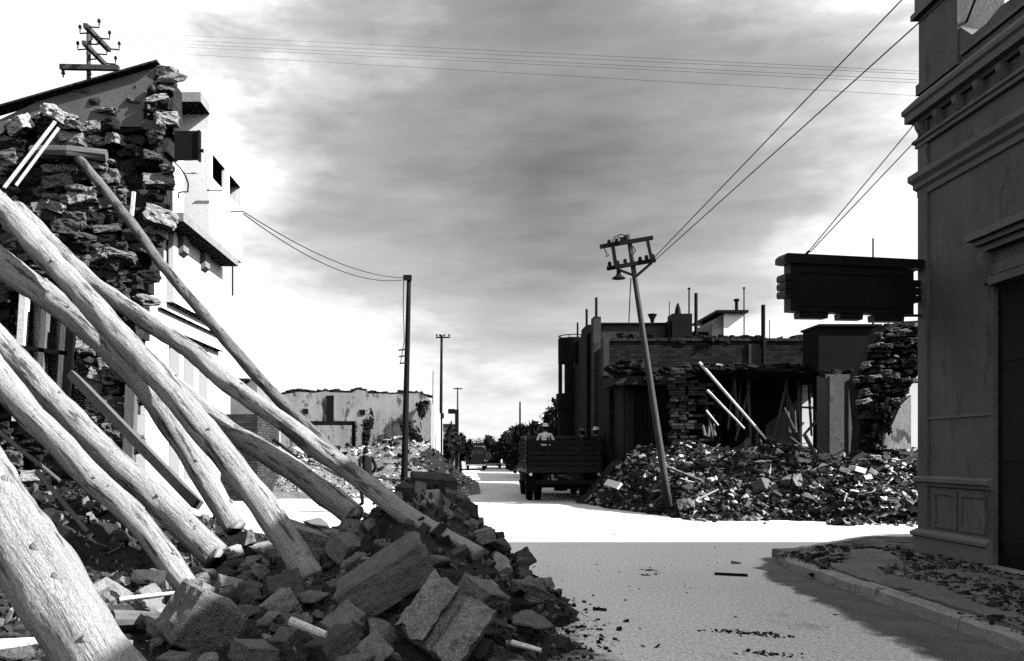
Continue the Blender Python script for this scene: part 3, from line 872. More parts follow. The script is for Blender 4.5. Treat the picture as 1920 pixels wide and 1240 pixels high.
# ------------------------------------------------------------------ foreground rubble heap
def heap_h(x, y):
    h = (1.02 * gauss(x, y, -.38, 9.0, .62, .9) + .22 * gauss(x, y, -2.0, 8.1, 1.5, 1.3) + .52 * gauss(x, y, -4.9, 11.0, 1.8, 1.8)
         + .42 * gauss(x, y, -.20, 7.3, .52, 1.0) + .30 * gauss(x, y, -1.5, 6.0, 1.05, .9) + .50 * gauss(x, y, -1.35, 10.1, .55, .6)
         + .30 * gauss(x, y, -3.9, 5.6, 1.5, 1.6) + .8 * gauss(x, y, -6.5, 12.5, 2.2, 1.6))
    h += 0.07 * noise.noise(Vector((x * 1.7, y * 1.7, 0))) + .05 * noise.noise(Vector((x * 4, y * 4, 2)))
    return h - 0.10
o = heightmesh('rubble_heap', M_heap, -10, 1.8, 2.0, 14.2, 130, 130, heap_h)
tag(o, 'dark heap of broken adobe, stone and earth at the foot of the logs', 'rubble heap', kind='stuff')

rg = random.Random(21)
# the blocks that stand out in the heap
def cornice_block():
    t = thing('cornice_fragment', 'large upturned moulded concrete fragment with pale ridge at the front of the heap', 'concrete fragment', P(840, 1210, 5.7))
    prof = [(0, .05), (.03, .0), (.185, .0), (.20, .085), (.245, .10), (.265, .03), (.44, .01), (.46, .06), (.46, .34), (.1, .36), (0, .22)]
    pf = []
    for (a0, b0), (a1, b1) in zip(prof, prof[1:] + prof[:1]):
        nn_ = max(1, int(math.hypot(a1 - a0, b1 - b0) / .03))
        pf += [(a0 + (a1 - a0) * q / nn_, b0 + (b1 - b0) * q / nn_) for q in range(nn_)]
    prof = [(a * 1.12, b_ * 1.12) for a, b_ in pf]
    ea = Vector((.82, -.12, -.55)).normalized(); ee = Vector((.5, .42, .80)); ee = (ee - ea * ee.dot(ea)).normalized(); eb = ea.cross(ee); eb = eb if eb.y > 0 else -eb
    o0 = P(742, 1168, 5.55)
    M = Matrix(((ea.x, eb.x, ee.x, o0.x), (ea.y, eb.y, ee.y, o0.y), (ea.z, eb.z, ee.z, o0.z), (0, 0, 0, 1)))
    m = MB()
    n = len(prof); vs_ = []
    K = 16
    for k in range(K + 1):
        for (a, b_) in prof:
            j = noise.noise(Vector((a * 14, b_ * 14, k * .4))) * .016 + noise.noise(Vector((a * 40, b_ * 40, k * 1.1))) * .007
            end = (k in (0, K)) * noise.noise(Vector((a * 11, b_ * 11, k))) * .06
            vs_.append(M @ Vector((a + j, b_ + j, k / K * .44 + end)))
    fs = [(k * n + q, k * n + (q + 1) % n, (k + 1) * n + (q + 1) % n, (k + 1) * n + q) for k in range(K) for q in range(n)]
    fs += [tuple(range(n)), tuple(K * n + q for q in reversed(range(n)))]
    m.add(vs_, fs); m.build('block', M_concrete, t, recalc=True)
    part('broken_face', M_stone, t, lambda q: q.add([M @ (v.co * .20 + Vector((.28, .26, .12))) for v in NEAR[1].vertices], [p.vertices[:] for p in NEAR[1].polygons]))
cornice_block()
def big(mesh, px, py, Y, scl, rot, label, cat='stone', name='stone', m=None):
    o = put(mesh, name, P(px, py, Y), scl, rot)
    if m:
        o.data = mesh.copy(); o.data.materials[0] = m
    return tag(o, label, cat)
big(NEAR[3], 722, 1085, 6.3, (.40, .24, .24), (.2, -.55, .1), 'long dark slanting boulder just left of the moulded concrete fragment', 'boulder', 'boulder')
big(NEAR[9], 378, 1165, 5.6, (.24, .22, .30), (.3, .5, .9), 'squarish grey block in the front left of the heap', 'block', 'stone_block', M_concrete)
big(NEAR[8], 443, 1032, 8.2, (.17, .15, .16), (.1, .4, .2), 'pale-topped round stone beside the end of a log', 'stone', 'stone', M_paleadobe)
big(NEAR[4], 280, 1085, 6.8, (.19, .16, .13), (.3, .2, .2), 'dark boulder against the foot of the nearest big log', 'boulder', 'boulder')
big(NEAR[9], 665, 995, 8.8, (.17, .12, .14), (.9, .2, .4), 'grey flat-faced stone below the broken log end', 'stone', 'stone', M_concrete)
big(NEAR[6], 572, 1012, 9.2, (.24, .2, .2), (.3, .3, .5), 'dark boulder propping the white lit stone', 'boulder', 'boulder')
big(NEAR[2], 625, 1005, 9.3, (.22, .2, .2), (.1, .3, 1.5), 'dark boulder between the grey flat-faced stone and the white lit stone', 'boulder', 'boulder')
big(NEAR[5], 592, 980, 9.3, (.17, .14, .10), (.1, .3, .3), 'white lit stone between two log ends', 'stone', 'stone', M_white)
big(NEAR[7], 1005, 1110, 7.2, (.28, .22, .09), (.0, .35, .4), 'flat grey slab at the right edge of the heap', 'slab', 'stone_slab', M_concrete)
big(NEAR[5], 995, 1165, 6.6, (.22, .2, .13), (.2, .2, .8), 'low dark boulder at the right foot of the heap', 'boulder', 'boulder')
big(NEAR[3], 810, 912, 9.1, (.26, .22, .20), (.2, .1, .3), 'dark square block crowning the heap', 'block', 'stone_block')
big(NEAR[2], 852, 928, 9.0, (.20, .18, .17), (.5, .4, .3), 'dark knobbed stone on the crest just right of the crowning block', 'stone', 'stone')
big(NEAR[8], 940, 1020, 8.4, (.20, .18, .16), (.2, .5, .3), 'dark rounded boulder on the right shoulder of the heap', 'boulder', 'boulder')
big(NEAR[1], 590, 1120, 6.6, (.24, .2, .12), (.1, .1, 1.3), 'flat dark stone in the middle front of the heap', 'stone', 'stone')

placed = [(o_.location.x, o_.location.y, .2) for o_ in bpy.data.objects if o_.name.startswith(('stone', 'boulder'))]
cnt = 0
tries = 0
LOGSEG = [((640, 870), (900, 1046), 8.0), ((470, 920), (585, 1085), 8.5), ((255, 972), (345, 1090), 7.8), ((300, 945), (400, 1036), 8.8), ((380, 890), (436, 982), 10.1), ((560, 888), (655, 960), 10.3)]
def logs_clear(x, y, z):
    px, py = 870 + x * F / y, 848 - (z - EYE) * F / y
    for (ax, ay), (bx, by), Y in LOGSEG:
        t_ = max(0, min(1, ((px - ax) * (bx - ax) + (py - ay) * (by - ay)) / ((bx - ax) ** 2 + (by - ay) ** 2)))
        if math.hypot(px - ax - t_ * (bx - ax), py - ay - t_ * (by - ay)) < 38 and y < Y + .15: return False
    return True
while cnt < 285 and tries < 16000:
    tries += 1
    x, y = (rg.uniform(-2.6, 1.0), rg.uniform(4.6, 9.8)) if rg.random() < .8 else (rg.uniform(-6.0, 1.1), rg.uniform(4.3, 11.4))
    h = heap_h(x, y)
    if h < 0.03: continue
    if x < -2.2 and y < 5.0: continue
    dens = min(1, h * 1.6 + .25)
    if rg.random() > dens: continue
    s_ = rg.choice([.07, .08, .1, .11, .13, .15, .18])
    if x > .6: s_ *= .6
    if not logs_clear(x, y, h + s_ * .4): continue
    if any((x - a) ** 2 + (y - b_) ** 2 < (c + s_ * .62) ** 2 for a, b_, c in placed): continue
    placed.append((x, y, s_ * .7))
    o = put(rg.choice(NEAR), 'stone', (x, y, h + s_ * .28), (s_ * rg.uniform(.9, 1.3), s_, s_ * rg.uniform(.7, 1)), (rg.uniform(-.6, .6), rg.uniform(-.6, .6), rg.uniform(0, 6)))
    zone = ('crest and right flank of the near heap' if x > -1.1 and y > 7.7 else
            'right front of the heap around the moulded concrete fragment' if x > -1.1 else
            'middle front of the heap below the thick log ends' if x > -2.7 and y < 8 else
            'left part of the heap between the log ends' if y > 7 else 'left front of the heap by the nearest huge log')
    tag(o, 'rough dark stone on the ' + zone, 'stone', 'stones on the ' + zone)
    cnt += 1
pl_ = []
for i in range(9000):
    x = rg.uniform(-7.5, 1.0); y = rg.uniform(3.2, 12.5); h = heap_h(x, y)
    if h < 0 and rg.random() > .35 * math.exp(h * 18): continue
    if -1.4 < x < .5 and 7.6 < y < 9.6 and rg.random() < .5 and logs_clear(x, y, h + .05):
        pl_.append(((x, y, h + .03), rg.choice([.06, .08, .1, .12]), math.pi, .3 + rg.random() * .45))
    pl_.append(((x, y, max(h, 0.005) + .01), rg.choice([.015, .02, .03, .03, .045, .06, .08]), math.pi, .3 + rg.random() * .5))
tag(scatter('rubble_fragments', M_rubble, pl_, 5), 'small broken bits of adobe and mortar strewn over the near heap', 'rubble', kind='stuff')

# splintered lengths of wood lying in the heap
def stick(a, b_, w, label, m=M_timber, cat='timber', name='broken_timber', bend=0.0, wob=.25, rad=None):
    a, b_ = Vector(a), Vector(b_)
    n = 9
    pts = [a.lerp(b_, i / n) + Vector((0, 0, bend * math.sin(math.pi * i / n))) for i in range(n + 1)]
    o = MB().tube(pts, rad or [w * (1 - .3 * i / n) for i in range(n + 1)], 8, wob=wob, seed=rg.random() * 9).build(name, m)
    return tag(o, label, cat)
stick(P(760, 980, 8.0), P(915, 1040, 7.9), .045, 'upper dark bent branch lying over the right flank of the heap', M_logdark, bend=.05)
stick(P(800, 955, 8.4), P(885, 985, 8.3), .04, 'short dark branch near the crest of the heap', M_logdark, bend=.04)
stick(P(210, 1160, 5.6), P(325, 1158, 5.9), .055, 'thick splintered beam end lying flat by the squarish block', M_timber)
stick(P(545, 1165, 5.5), P(612, 1190, 5.4), .03, 'short pale stick lying in the front of the heap', M_paletimber)
stick(P(70, 885, 8.8), P(165, 998, 8.2), .03, 'thin crooked stick under the pale logs at left', M_timber)
stick(P(0, 812, 9.2), P(112, 902, 9.0), .028, 'thin stick slanting under the logs at the left edge', M_timber)
stick(P(225, 1125, 5.9), P(330, 1112, 6.0), .02, 'pale split lath lying across stones by the nearest log', M_paletimber)
stick(P(960, 1205, 5.6), P(1015, 1220, 5.5), .02, 'pale splinter of wood at the right foot of the heap', M_paletimber)
stick(P(0, 1208, 4.6), P(85, 1200, 4.7), .03, 'pale stick in the bottom left corner beneath the nearest log', M_paletimber)

# ------------------------------------------------------------------ the fallen roof logs
def log(label, pts, y0, y1, w0, w1, m=M_log, ext=1.2, seed=0, n=14, name='roof_log', dark=None, endext=0.12):
    """pts in photograph pixels from the upper to the lower end, distance y0 -> y1, widths in pixels"""
    L = [0.0]
    for a, b_ in zip(pts, pts[1:]): L.append(L[-1] + math.hypot(b_[0] - a[0], b_[1] - a[1]))
    P3 = []
    for (x, y), l in zip(pts, L):
        t = l / L[-1]
        # distance interpolated so that the pieces stay straight in space
        Y = 1.0 / ((1 - t) / y0 + t / y1)
        P3.append((P(x, y, Y), (w0 + (w1 - w0) * t) * Y / F / 2))
    if ext: P3.insert(0, (P3[0][0] + (P3[0][0] - P3[1][0]).normalized() * ext, P3[0][1] * .97))
    P3.append((P3[-1][0] + (P3[-1][0] - P3[-2][0]).normalized() * endext, P3[-1][1] * .98))
    # smooth resample
    pp, rr = [], []
    for i in range(len(P3) - 1):
        p0 = P3[max(i - 1, 0)][0]; p1, r1 = P3[i]; p2, r2 = P3[i + 1]; p3 = P3[min(i + 2, len(P3) - 1)][0]
        k = max(3, int((p2 - p1).length / .09))
        for j in range(k):
            t = j / k
            q = 0.5 * ((2 * p1) + (p2 - p0) * t + (2 * p0 - 5 * p1 + 4 * p2 - p3) * t * t + (3 * p1 - p0 - 3 * p2 + p3) * t ** 3)
            pp.append(q); rr.append(r1 + (r2 - r1) * t)
    pp.append(P3[-1][0]); rr.append(P3[-1][1])
    rr = [r * (1 + .07 * noise.noise(Vector((i * .11, seed * 5.0, 0)))) for i, r in enumerate(rr)]
    rr[-1] *= .8; rr[-2] *= .93
    o = MB().tube(pp, rr, n + 6, wob=.15, seed=seed).build(name, m, smooth=True)
    # knots: short stubs where branches were trimmed
    rgk = random.Random(seed)
    for k in range(9):
        i = rgk.randrange(4, len(pp) - 4)
        d = Vector((rgk.uniform(-.3, 1), -rgk.uniform(.2, 1), rgk.uniform(.2, 1))).normalized()
        r = rr[i]
        MB().tube([pp[i] + d * r * .7, pp[i] + d * r * 1.02, pp[i] + d * r * 1.16], [r * .26, r * .2, r * .1], 7).build('knot', m, o, smooth=True)
    return tag(o, label, 'log', 'fallen roof logs')
log('huge pale log in the bottom left corner, nearest of the fallen logs', [(-52, 885), (75, 1075), (198, 1260)], 4.9, 3.7, 128, 132, seed=1, ext=1.6, n=20, endext=.75)
log('pale log ending in the heap right beside the nearest huge log', [(-30, 668), (40, 758), (110, 830), (180, 905), (255, 972), (340, 1085)], 9.8, 7.6, 52, 44, seed=2)
log('log with a white round end by the pale-topped stone', [(-20, 618), (60, 706), (180, 832), (280, 925), (395, 1032)], 11.2, 8.7, 44, 54, seed=3)
log('bent log whose lower half dips behind the long thick one', [(-20, 478), (60, 535), (152, 605), (232, 682), (282, 738), (340, 826), (432, 975)], 12.4, 10.0, 50, 42, seed=4)
log('long thick log sloping from the upper left edge to the middle of the heap', [(-20, 362), (60, 450), (135, 532), (217, 622), (305, 716), (372, 796), (430, 866), (500, 958), (576, 1072)], 12.6, 8.3, 42, 54, seed=5)
log('long log running down to the heap crest in front of the man', [(44, 405), (162, 522), (264, 594), (356, 656), (423, 716), (528, 790), (600, 846), (673, 896), (730, 942), (800, 992), (880, 1034)], 13.3, 7.7, 33, 38, seed=6, ext=.3)
log('grey log ending between the stones left of the man', [(300, 698), (365, 755), (420, 802), (541, 876), (652, 958)], 12.4, 10.2, 34, 46, seed=7, ext=.5)
log('thin topmost log leaning from the adobe wall across the white building', [(155, 306), (244, 415), (305, 498), (406, 618), (480, 704), (559, 786), (650, 874)], 13.75, 10.3, 17, 24, m=M_loggrey, seed=8, ext=.15)
bm_ = MB().bar(P(135, 703, 12.6), P(371, 947, 10.4), .12, .12, up=(0, -1, 0)).build('sawn_beam', M_timber)
tag(bm_, 'straight sawn beam sloping between the round logs', 'beam')

# ------------------------------------------------------------------ crossing: far left ruin with rubble in front
def far_left_ruin():
    Y = 36.0
    t = thing('roofless_ruin', 'roofless stained white plaster ruin beyond the crossing at left', 'ruin', P(670, 910, Y))
    t.location.z = 0
    tops = [(526, 741), (560, 735), (590, 737), (610, 734), (622, 736), (660, 737), (668, 731), (684, 733), (690, 738), (740, 739), (786, 737), (800, 744), (808, 752)]
    # front wall following that broken top, with a wide opening
    m = MB()
    xs = [526, 545, 560, 578, 590, 610, 622, 640, 660, 668, 684, 690, 715, 740, 765, 786, 800, 808]
    def top(x):
        for (a, ya), (b_, yb) in zip(tops, tops[1:]):
            if a <= x <= b_: return ya + (yb - ya) * (x - a) / (b_ - a)
        return 740
    hole = (578, 660, 797, 860)
    vs_, fs = [], []
    for i in range(len(xs) - 1):
        xa, xb = xs[i], xs[i + 1]
        rows = [(None, 797), (797, 860), (860, 930)]
        for (ya, yb) in rows:
            if ya == 797 and hole[0] <= (xa + xb) / 2 <= hole[1]: continue
            p = [P(xa, ya or top(xa), Y), P(xb, ya or top(xb), Y), P(xb, yb, Y), P(xa, yb, Y)]
            n0 = len(vs_)
            vs_ += p + [q + Vector((0, .5, 0)) for q in p]
            fs += [tuple(n0 + k for k in f) for f in ((0, 1, 2, 3), (7, 6, 5, 4), (0, 4, 5, 1), (1, 5, 6, 2), (2, 6, 7, 3), (3, 7, 4, 0))]
    m.add(vs_, fs); m.build('front_wall', M_plaster, t, recalc=True)
    rr = random.Random(4)
    for x in range(528, 806, 9):
        p = P(x, top(x) - 1, Y + .25)
        put(rr.choice(BLOCK), 'capping_stone', p, (rr.uniform(.12, .3), .26, rr.uniform(.06, .16)), (0, rr.uniform(-.2, .2), rr.uniform(-.2, .2)), t).data = DARKB[rr.randrange(len(DARKB))]
    # street side of the ruin: a row of pale pilasters
    part('side_wall', M_grey, t, lambda q: q.box(P(808, 0, Y).x - .35, P(808, 0, Y).x - .02, Y + .51, 52, 0, 3.75))
    for k in range(6):
        y = Y + .9 + k * 2.6
        part('pilaster', M_white, t, lambda q: (q.box(P(808, 0, Y).x - .02, P(808, 0, Y).x + .12, y, y + 1.3, 0, 3.6)))
    # inside: back wall, lintel and jambs of the opening
    part('lintel', M_black, t, lambda q: q.box(P(572, 0, Y).x, P(666, 0, Y).x, Y - .12, Y + .1, P(0, 797, Y).z, P(0, 790, Y).z))
    part('jamb', M_black, t, lambda q: q.box(P(660, 0, Y).x, P(667, 0, Y).x, Y - .1, Y + .3, 0.3, P(0, 797, Y).z))
    part('back_wall', M_plaster, t, lambda q: q.box(P(540, 0, 41).x, P(700, 0, 41).x, 41, 41.4, 0, 3.2))
    for (x, y) in ((573, 771), (680, 773)):
        part('beam_hole', M_black, t, lambda q: q.obox(P(x, y, Y - .01), (.22, .06, .2)))
    part('soot_streak', M_black, t, lambda q: q.box(P(612, 0, Y).x, P(626, 0, Y).x, Y - .05, Y - .012, P(0, 792, Y).z, P(0, 742, Y).z))
DARKB = []
for m0 in BLOCK[:4]:
    c = m0.copy(); c.materials[0] = M_core; DARKB.append(c)
far_left_ruin()
# low grey building between
lo = thing('low_brick_house', 'low grey building with dark brick base left of the roofless ruin', 'house', P(455, 900, 27))
lo.location.z = 0
part('plaster_wall', M_grey, lo, lambda q: q.box(P(432, 0, 27).x, P(482, 0, 27).x, 27, 30, P(0, 777, 27).z, P(0, 715, 27).z))
part('brick_base', M_brick2, lo, lambda q: q.box(P(425, 0, 27).x, P(484, 0, 27).x, 26.9, 30.1, 0, P(0, 777, 27).z - .004))
part('roof_edge', M_core, lo, lambda q: q.box(P(431, 0, 27).x, P(470, 0, 27).x, 26.8, 30.1, P(0, 715, 27).z, P(0, 712, 27).z + .02))
stick(P(500, 822, 29), P(505, 850, 29), .07, 'short dark stump of a post left of the roofless ruin', M_iron, 'post', 'post_stump')
stick(P(512, 824, 29), P(560, 860, 29), .06, 'dark slanting timber left of the roofless ruin', M_iron)

def mound_left(x, y):
    h = 1.75 * gauss(x, y, -5.5, 34.6, 3.2, 2.2) + 1.35 * gauss(x, y, -1.9, 34.2, 1.2, 2.6) + .8 * gauss(x, y, -7.5, 31, 2.2, 1.6)
    return h + .12 * noise.noise(Vector((x, y, 0))) - .16
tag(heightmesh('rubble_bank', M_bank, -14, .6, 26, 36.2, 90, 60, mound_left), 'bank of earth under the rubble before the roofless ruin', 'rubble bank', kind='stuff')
def rubble(fn, area, n_ind, n_small, label, group, sizes, seed, small_name, small_label, tone=1.0, cond=None):
    rr = random.Random(seed)
    k = 0; tr = 0
    while k < n_ind and tr < 9000:
        tr += 1
        x = rr.uniform(area[0], area[1]); y = rr.uniform(area[2], area[3]); h = fn(x, y)
        if h < .05 or (cond and not cond(x, y)): continue
        s_ = rr.choice(sizes)
        o = put(rr.choice(FRAG), 'rubble_block', (x, y, h + s_ * .3), (s_ * rr.uniform(.9, 1.4), s_ * rr.uniform(.6, 1), s_ * rr.uniform(.5, .9)), (rr.uniform(-.7, .7), rr.uniform(-.7, .7), rr.uniform(0, 6)))
        tag(o, label, 'rubble', group); k += 1
    pl = []
    for _ in range(n_small):
        x = rr.uniform(area[0], area[1]); y = rr.uniform(area[2], area[3]); h = fn(x, y)
        if h < -.02 and rr.random() > .5 * math.exp(h * 25): continue
        if cond and not cond(x, y): continue
        pl.append(((x, y, max(h, .01) + .02), rr.choice([.03, .035, .04, .05, .06, .08, .1, .13]), .75, min(1, rr.random() * (tone + (.18 if x > 8.6 else 0)))))  # bits on the right toned paler, sunlight put into their colour
    tag(scatter(small_name, M_rubble, pl, seed + 1), small_label, 'rubble', kind='stuff')
rubble(mound_left, (-12, .3, 29, 35.9), 45, 3200, 'broken block in the rubble bank before the roofless ruin', 'blocks before the roofless ruin', [.16, .2, .26], 31,
       'rubble_bits', 'smaller broken bits covering the bank before the roofless ruin', tone=1.5)

# ------------------------------------------------------------------ crossing: right-hand ruined block
def right_block():
    Y = 27.0
    t = thing('brick_ruin', 'dark gutted brick building with flat parapet beyond the crossing at right', 'ruin', (9, Y, 0))
    zt = P(0, 640, Y).z
    x0, x1 = P(1142, 0, Y).x, P(1760, 0, Y).x
    part('brick_wall', M_brick, t, lambda q: q.box(x0, x1, Y, Y + .35, 0, zt))
    part('street_wall', M_darkwall, t, lambda q: q.box(x0 - .0, x0 + .3, Y + .352, Y + 9, 0, zt))
    part('coping', M_core, t, lambda q: q.box(x0 - .05, x1, Y - .05, Y + .4, zt + .002, zt + .09))
    part('pier', M_soot, t, lambda q: q.box(P(1131, 0, Y).x, P(1142, 0, Y).x - .004, Y - .06, Y + .5, P(0, 705, Y).z, P(0, 634, Y).z))
    part('pier', M_soot, t, lambda q: q.box(P(1403, 0, Y).x, P(1424, 0, Y).x, Y - .06, Y - .002, P(0, 688, Y).z, P(0, 646, Y).z))
    # upper storey set back
    u = part('upper_wall', M_soot, t, lambda q: q.box(P(1128, 0, 30).x, P(1262, 0, 30).x, 30, 33, zt - .3, P(0, 609, 30).z))
    part('upper_coping', M_black, u, lambda q: q.box(P(1127, 0, 30).x, P(1262, 0, 30).x, 29.9, 33, P(0, 609, 30).z + .003, P(0, 606, 30).z))
    part('corner_pier', M_soot, t, lambda q: q.box(P(1113, 0, 29.6).x, P(1127, 0, 29.6).x, 29.6, 30.2, 2.0, P(0, 594, 29.6).z))
    part('side_pier', M_darkwall, t, lambda q: q.box(P(1097, 0, 31).x, P(1113, 0, 31).x - .02, 30.6, 32, 2.0, P(0, 612, 31).z))
    part('upper_brick', M_brick, t, lambda q: q.box(P(1262, 0, 30).x + .003, P(1345, 0, 30).x, 30.05, 33, zt - .3, P(0, 622, 30).z))
    # dark box and tank on the roof, pale penthouse with flat overhanging roof
    part('roof_tank', M_black, t, lambda q: (q.box(P(1258, 0, 29.5).x, P(1295, 0, 29.5).x, 29.3, 30.0, zt, P(0, 590, 29.5).z), q.box(P(1252, 0, 29.5).x, P(1258, 0, 29.5).x - .003, 29.4, 29.9, zt, P(0, 602, 29.5).z)))
    part('tank_cap', M_black, t, lambda q: q.tube([P(1271, 590, 29.6), P(1271, 579, 29.6), P(1271, 569, 29.6)], [.12, .09, .03], 8))
    ph = MB()
    c = [P(1357, 0, 29.5).x, P(1394, 0, 29.5).x]
    z0, z1 = zt - .2, P(0, 588, 29.5).z
    ph.add([(c[0], 29.5, z0), (c[1], 29.5, z0), (c[1], 32, z0), (c[0] + .25, 33, z0), (c[0], 29.5, z1), (c[1], 29.5, z1), (c[1], 32, z1), (c[0] + .25, 33, z1)],
           [(0, 1, 5, 4), (1, 2, 6, 5), (2, 3, 7, 6), (3, 0, 4, 7), (4, 5, 6, 7)])
    pent = ph.build('penthouse', M_white, t, recalc=True)
    lw = MB(); lw.add([P(1335, 602, 30), P(1356.5, 588, 29.6), P(1356.5, 640, 29.6), P(1335, 640, 30)], [(0, 1, 2, 3)])
    part('penthouse_shaded_side', M_grey, pent, lambda q: q.prism([(0, 0), (P(1356.5, 0, 29.6).x - P(1335, 0, 29.6).x, 0), (P(1356.5, 0, 29.6).x - P(1335, 0, 29.6).x, P(0, 588, 29.6).z - z0), (0, P(0, 603, 29.6).z - z0)], (P(1335, 0, 29.6).x, 29.6, z0), (1, 0, 0), (0, 0, 1), (0, 1, 0), 2.5))  # left face in shade, its shade put in as grey plaster
    part('penthouse_roof', M_black, pent, lambda q: q.box(P(1342, 0, 29.4).x, P(1402, 0, 29.4).x, 29.3, 32.5, z1 + .003, z1 + .09))
    part('flue', M_iron, pent, lambda q: q.tube([P(1381, 586, 30), P(1381, 566, 30), P(1381, 565, 30), P(1381, 561, 30)], [.06, .06, .1, .1], 8))
    for k in range(9):
        x = 1356 + k * 8
        put(DARKB[k % 4], 'roof_debris', P(x, 634 + (k % 3), Y + .2), (.16, .15, .1), (.2, .3, k), t)
    # roof props and pipes standing up from the walls
    for (x, ya, yb, w, Yp, nm) in ((1118, 594, 558, 5, 29.6, 'standing_pole'), (1100, 615, 580, 4.5, 31, 'standing_pole'), (1083, 634, 605, 3.5, 35, 'standing_pole'),
                                   (1305, 636, 550, 6.5, 28, 'standing_pole'), (1292, 600, 541, 3, 29.6, 'vent_pipe'), (1395, 630, 540, 2.5, 30, 'vent_pipe'),
                                   (1431, 690, 572, 8, 26.9, 'standing_pole'), (1255, 600, 565, 1.6, 29.5, 'thin_rod'), (1443, 640, 600, 1.8, 33, 'thin_rod')):
        m_ = M_pole if nm == 'standing_pole' else M_iron
        r = w * Yp / F / 2
        def tb(q):
            q.tube([P(x, yb + (ya - yb) * (1 - k / 4), Yp) for k in range(5)], [r * (1.05 - .02 * k) for k in range(5)], 8)
            if nm == 'vent_pipe': q.tube([P(x, yb + 2, Yp), P(x, yb - 1, Yp)], r * 1.9, 8)
        part(nm, M_black if nm == 'standing_pole' else m_, t, tb)
    part('roof_lantern', M_iron, t, lambda q: q.tube([P(1223, 607, 30), P(1223, 599, 30), P(1223, 590, 30), P(1223, 589, 30)], [.05, .08, .17, .17], 4))
    return t
right_block()

def corner_tower():
    Y = 36.0
    xc, r = P(1078, 0, Y).x, P(1078, 0, Y).x - P(1048, 0, Y).x
    t = thing('round_corner_tower', 'dark rounded corner turret with railing and open window slots above the truck', 'tower', (xc, Y + .3, 0))
    z = lambda py: P(0, py, Y).z
    def arc(m, r0, r1, z0, z1, a0=R(100), a1=R(300), n=22):
        vs_ = []
        for i in range(n + 1):
            a = a0 + (a1 - a0) * i / n
            for rr_ in (r0, r1):
                for zz in (z0, z1): vs_.append((xc + math.cos(a) * rr_, Y + .3 + math.sin(a) * rr_, zz))
        fs = []
        for i in range(n):
            k = 4 * i
            fs += [(k, k + 4, k + 5, k + 1), (k + 2, k + 3, k + 7, k + 6), (k + 1, k + 5, k + 7, k + 3), (k, k + 2, k + 6, k + 4)]
        fs += [(0, 1, 3, 2), (4 * n, 4 * n + 2, 4 * n + 3, 4 * n + 1)]
        m.add(vs_, fs)
    part('parapet', M_darkwall, t, lambda m: arc(m, r - .18, r, z(680), z(634)))
    part('rail', M_iron, t, lambda m: arc(m, r - .05, r - .01, z(630), z(628.5)))
    for k in range(5):
        a = R(110 + k * 45)
        part('rail_post', M_iron, t, lambda m: m.tube([(xc + math.cos(a) * (r - .03), Y + .3 + math.sin(a) * (r - .03), z(634)), (xc + math.cos(a) * (r - .03), Y + .3 + math.sin(a) * (r - .03), z(628.5))], .02, 6))
    for k, (xa, xb) in enumerate(((1048.5, 1054), (1060, 1074), (1080, 1092))):
        part('column', M_darkwall, t, lambda m: m.box(P(xa, 0, Y).x, P(xb, 0, Y).x, Y - .25 + .2 * (k == 0), Y + .35, z(738), z(680) - .003))
    part('sill_wall', M_darkwall, t, lambda m: arc(m, r - .2, r + .08, z(768), z(738) - .003))
    part('base_wall', M_darkwall, t, lambda m: arc(m, .2, r + .02, 0, z(768) - .003))
    part('rear_wall', M_darkwall, t, lambda m: m.box(P(1082, 0, Y).x, P(1150, 0, Y).x, Y - .6, Y + 3, 0, z(640)))
corner_tower()

# plank hoarding and gutted rooms at the front of that block
def hoarding():
    Y = 25.4
    t = thing('plank_hoarding', 'dark upright plank hoarding between the truck and the leaning pole', 'hoarding', P(1210, 930, Y))
    t.location.z = 0
    rr = random.Random(9)
    x = 1172
    while x < 1272:
        w = rr.uniform(5, 10)
        zt = P(0, 706 + rr.uniform(-22, 18), Y).z
        xa, xb = P(x, 0, Y).x, P(x + w - 1, 0, Y).x
        yo = rr.uniform(-.05, .05)
        part('plank', M_board, t, lambda m: m.box(xa, xb, Y + yo, Y + yo + .04, 0.0, zt))
        x += w
    part('rail', M_board, t, lambda m: m.box(P(1172, 0, Y).x, P(1272, 0, Y).x, Y + .1, Y + .2, 2.0, 2.15))
    part('side_boards', M_board, t, lambda m: m.box(P(1172, 0, Y).x - .06, P(1172, 0, Y).x - .01, Y, Y + 1.58, 0, 3.6))
hoarding()

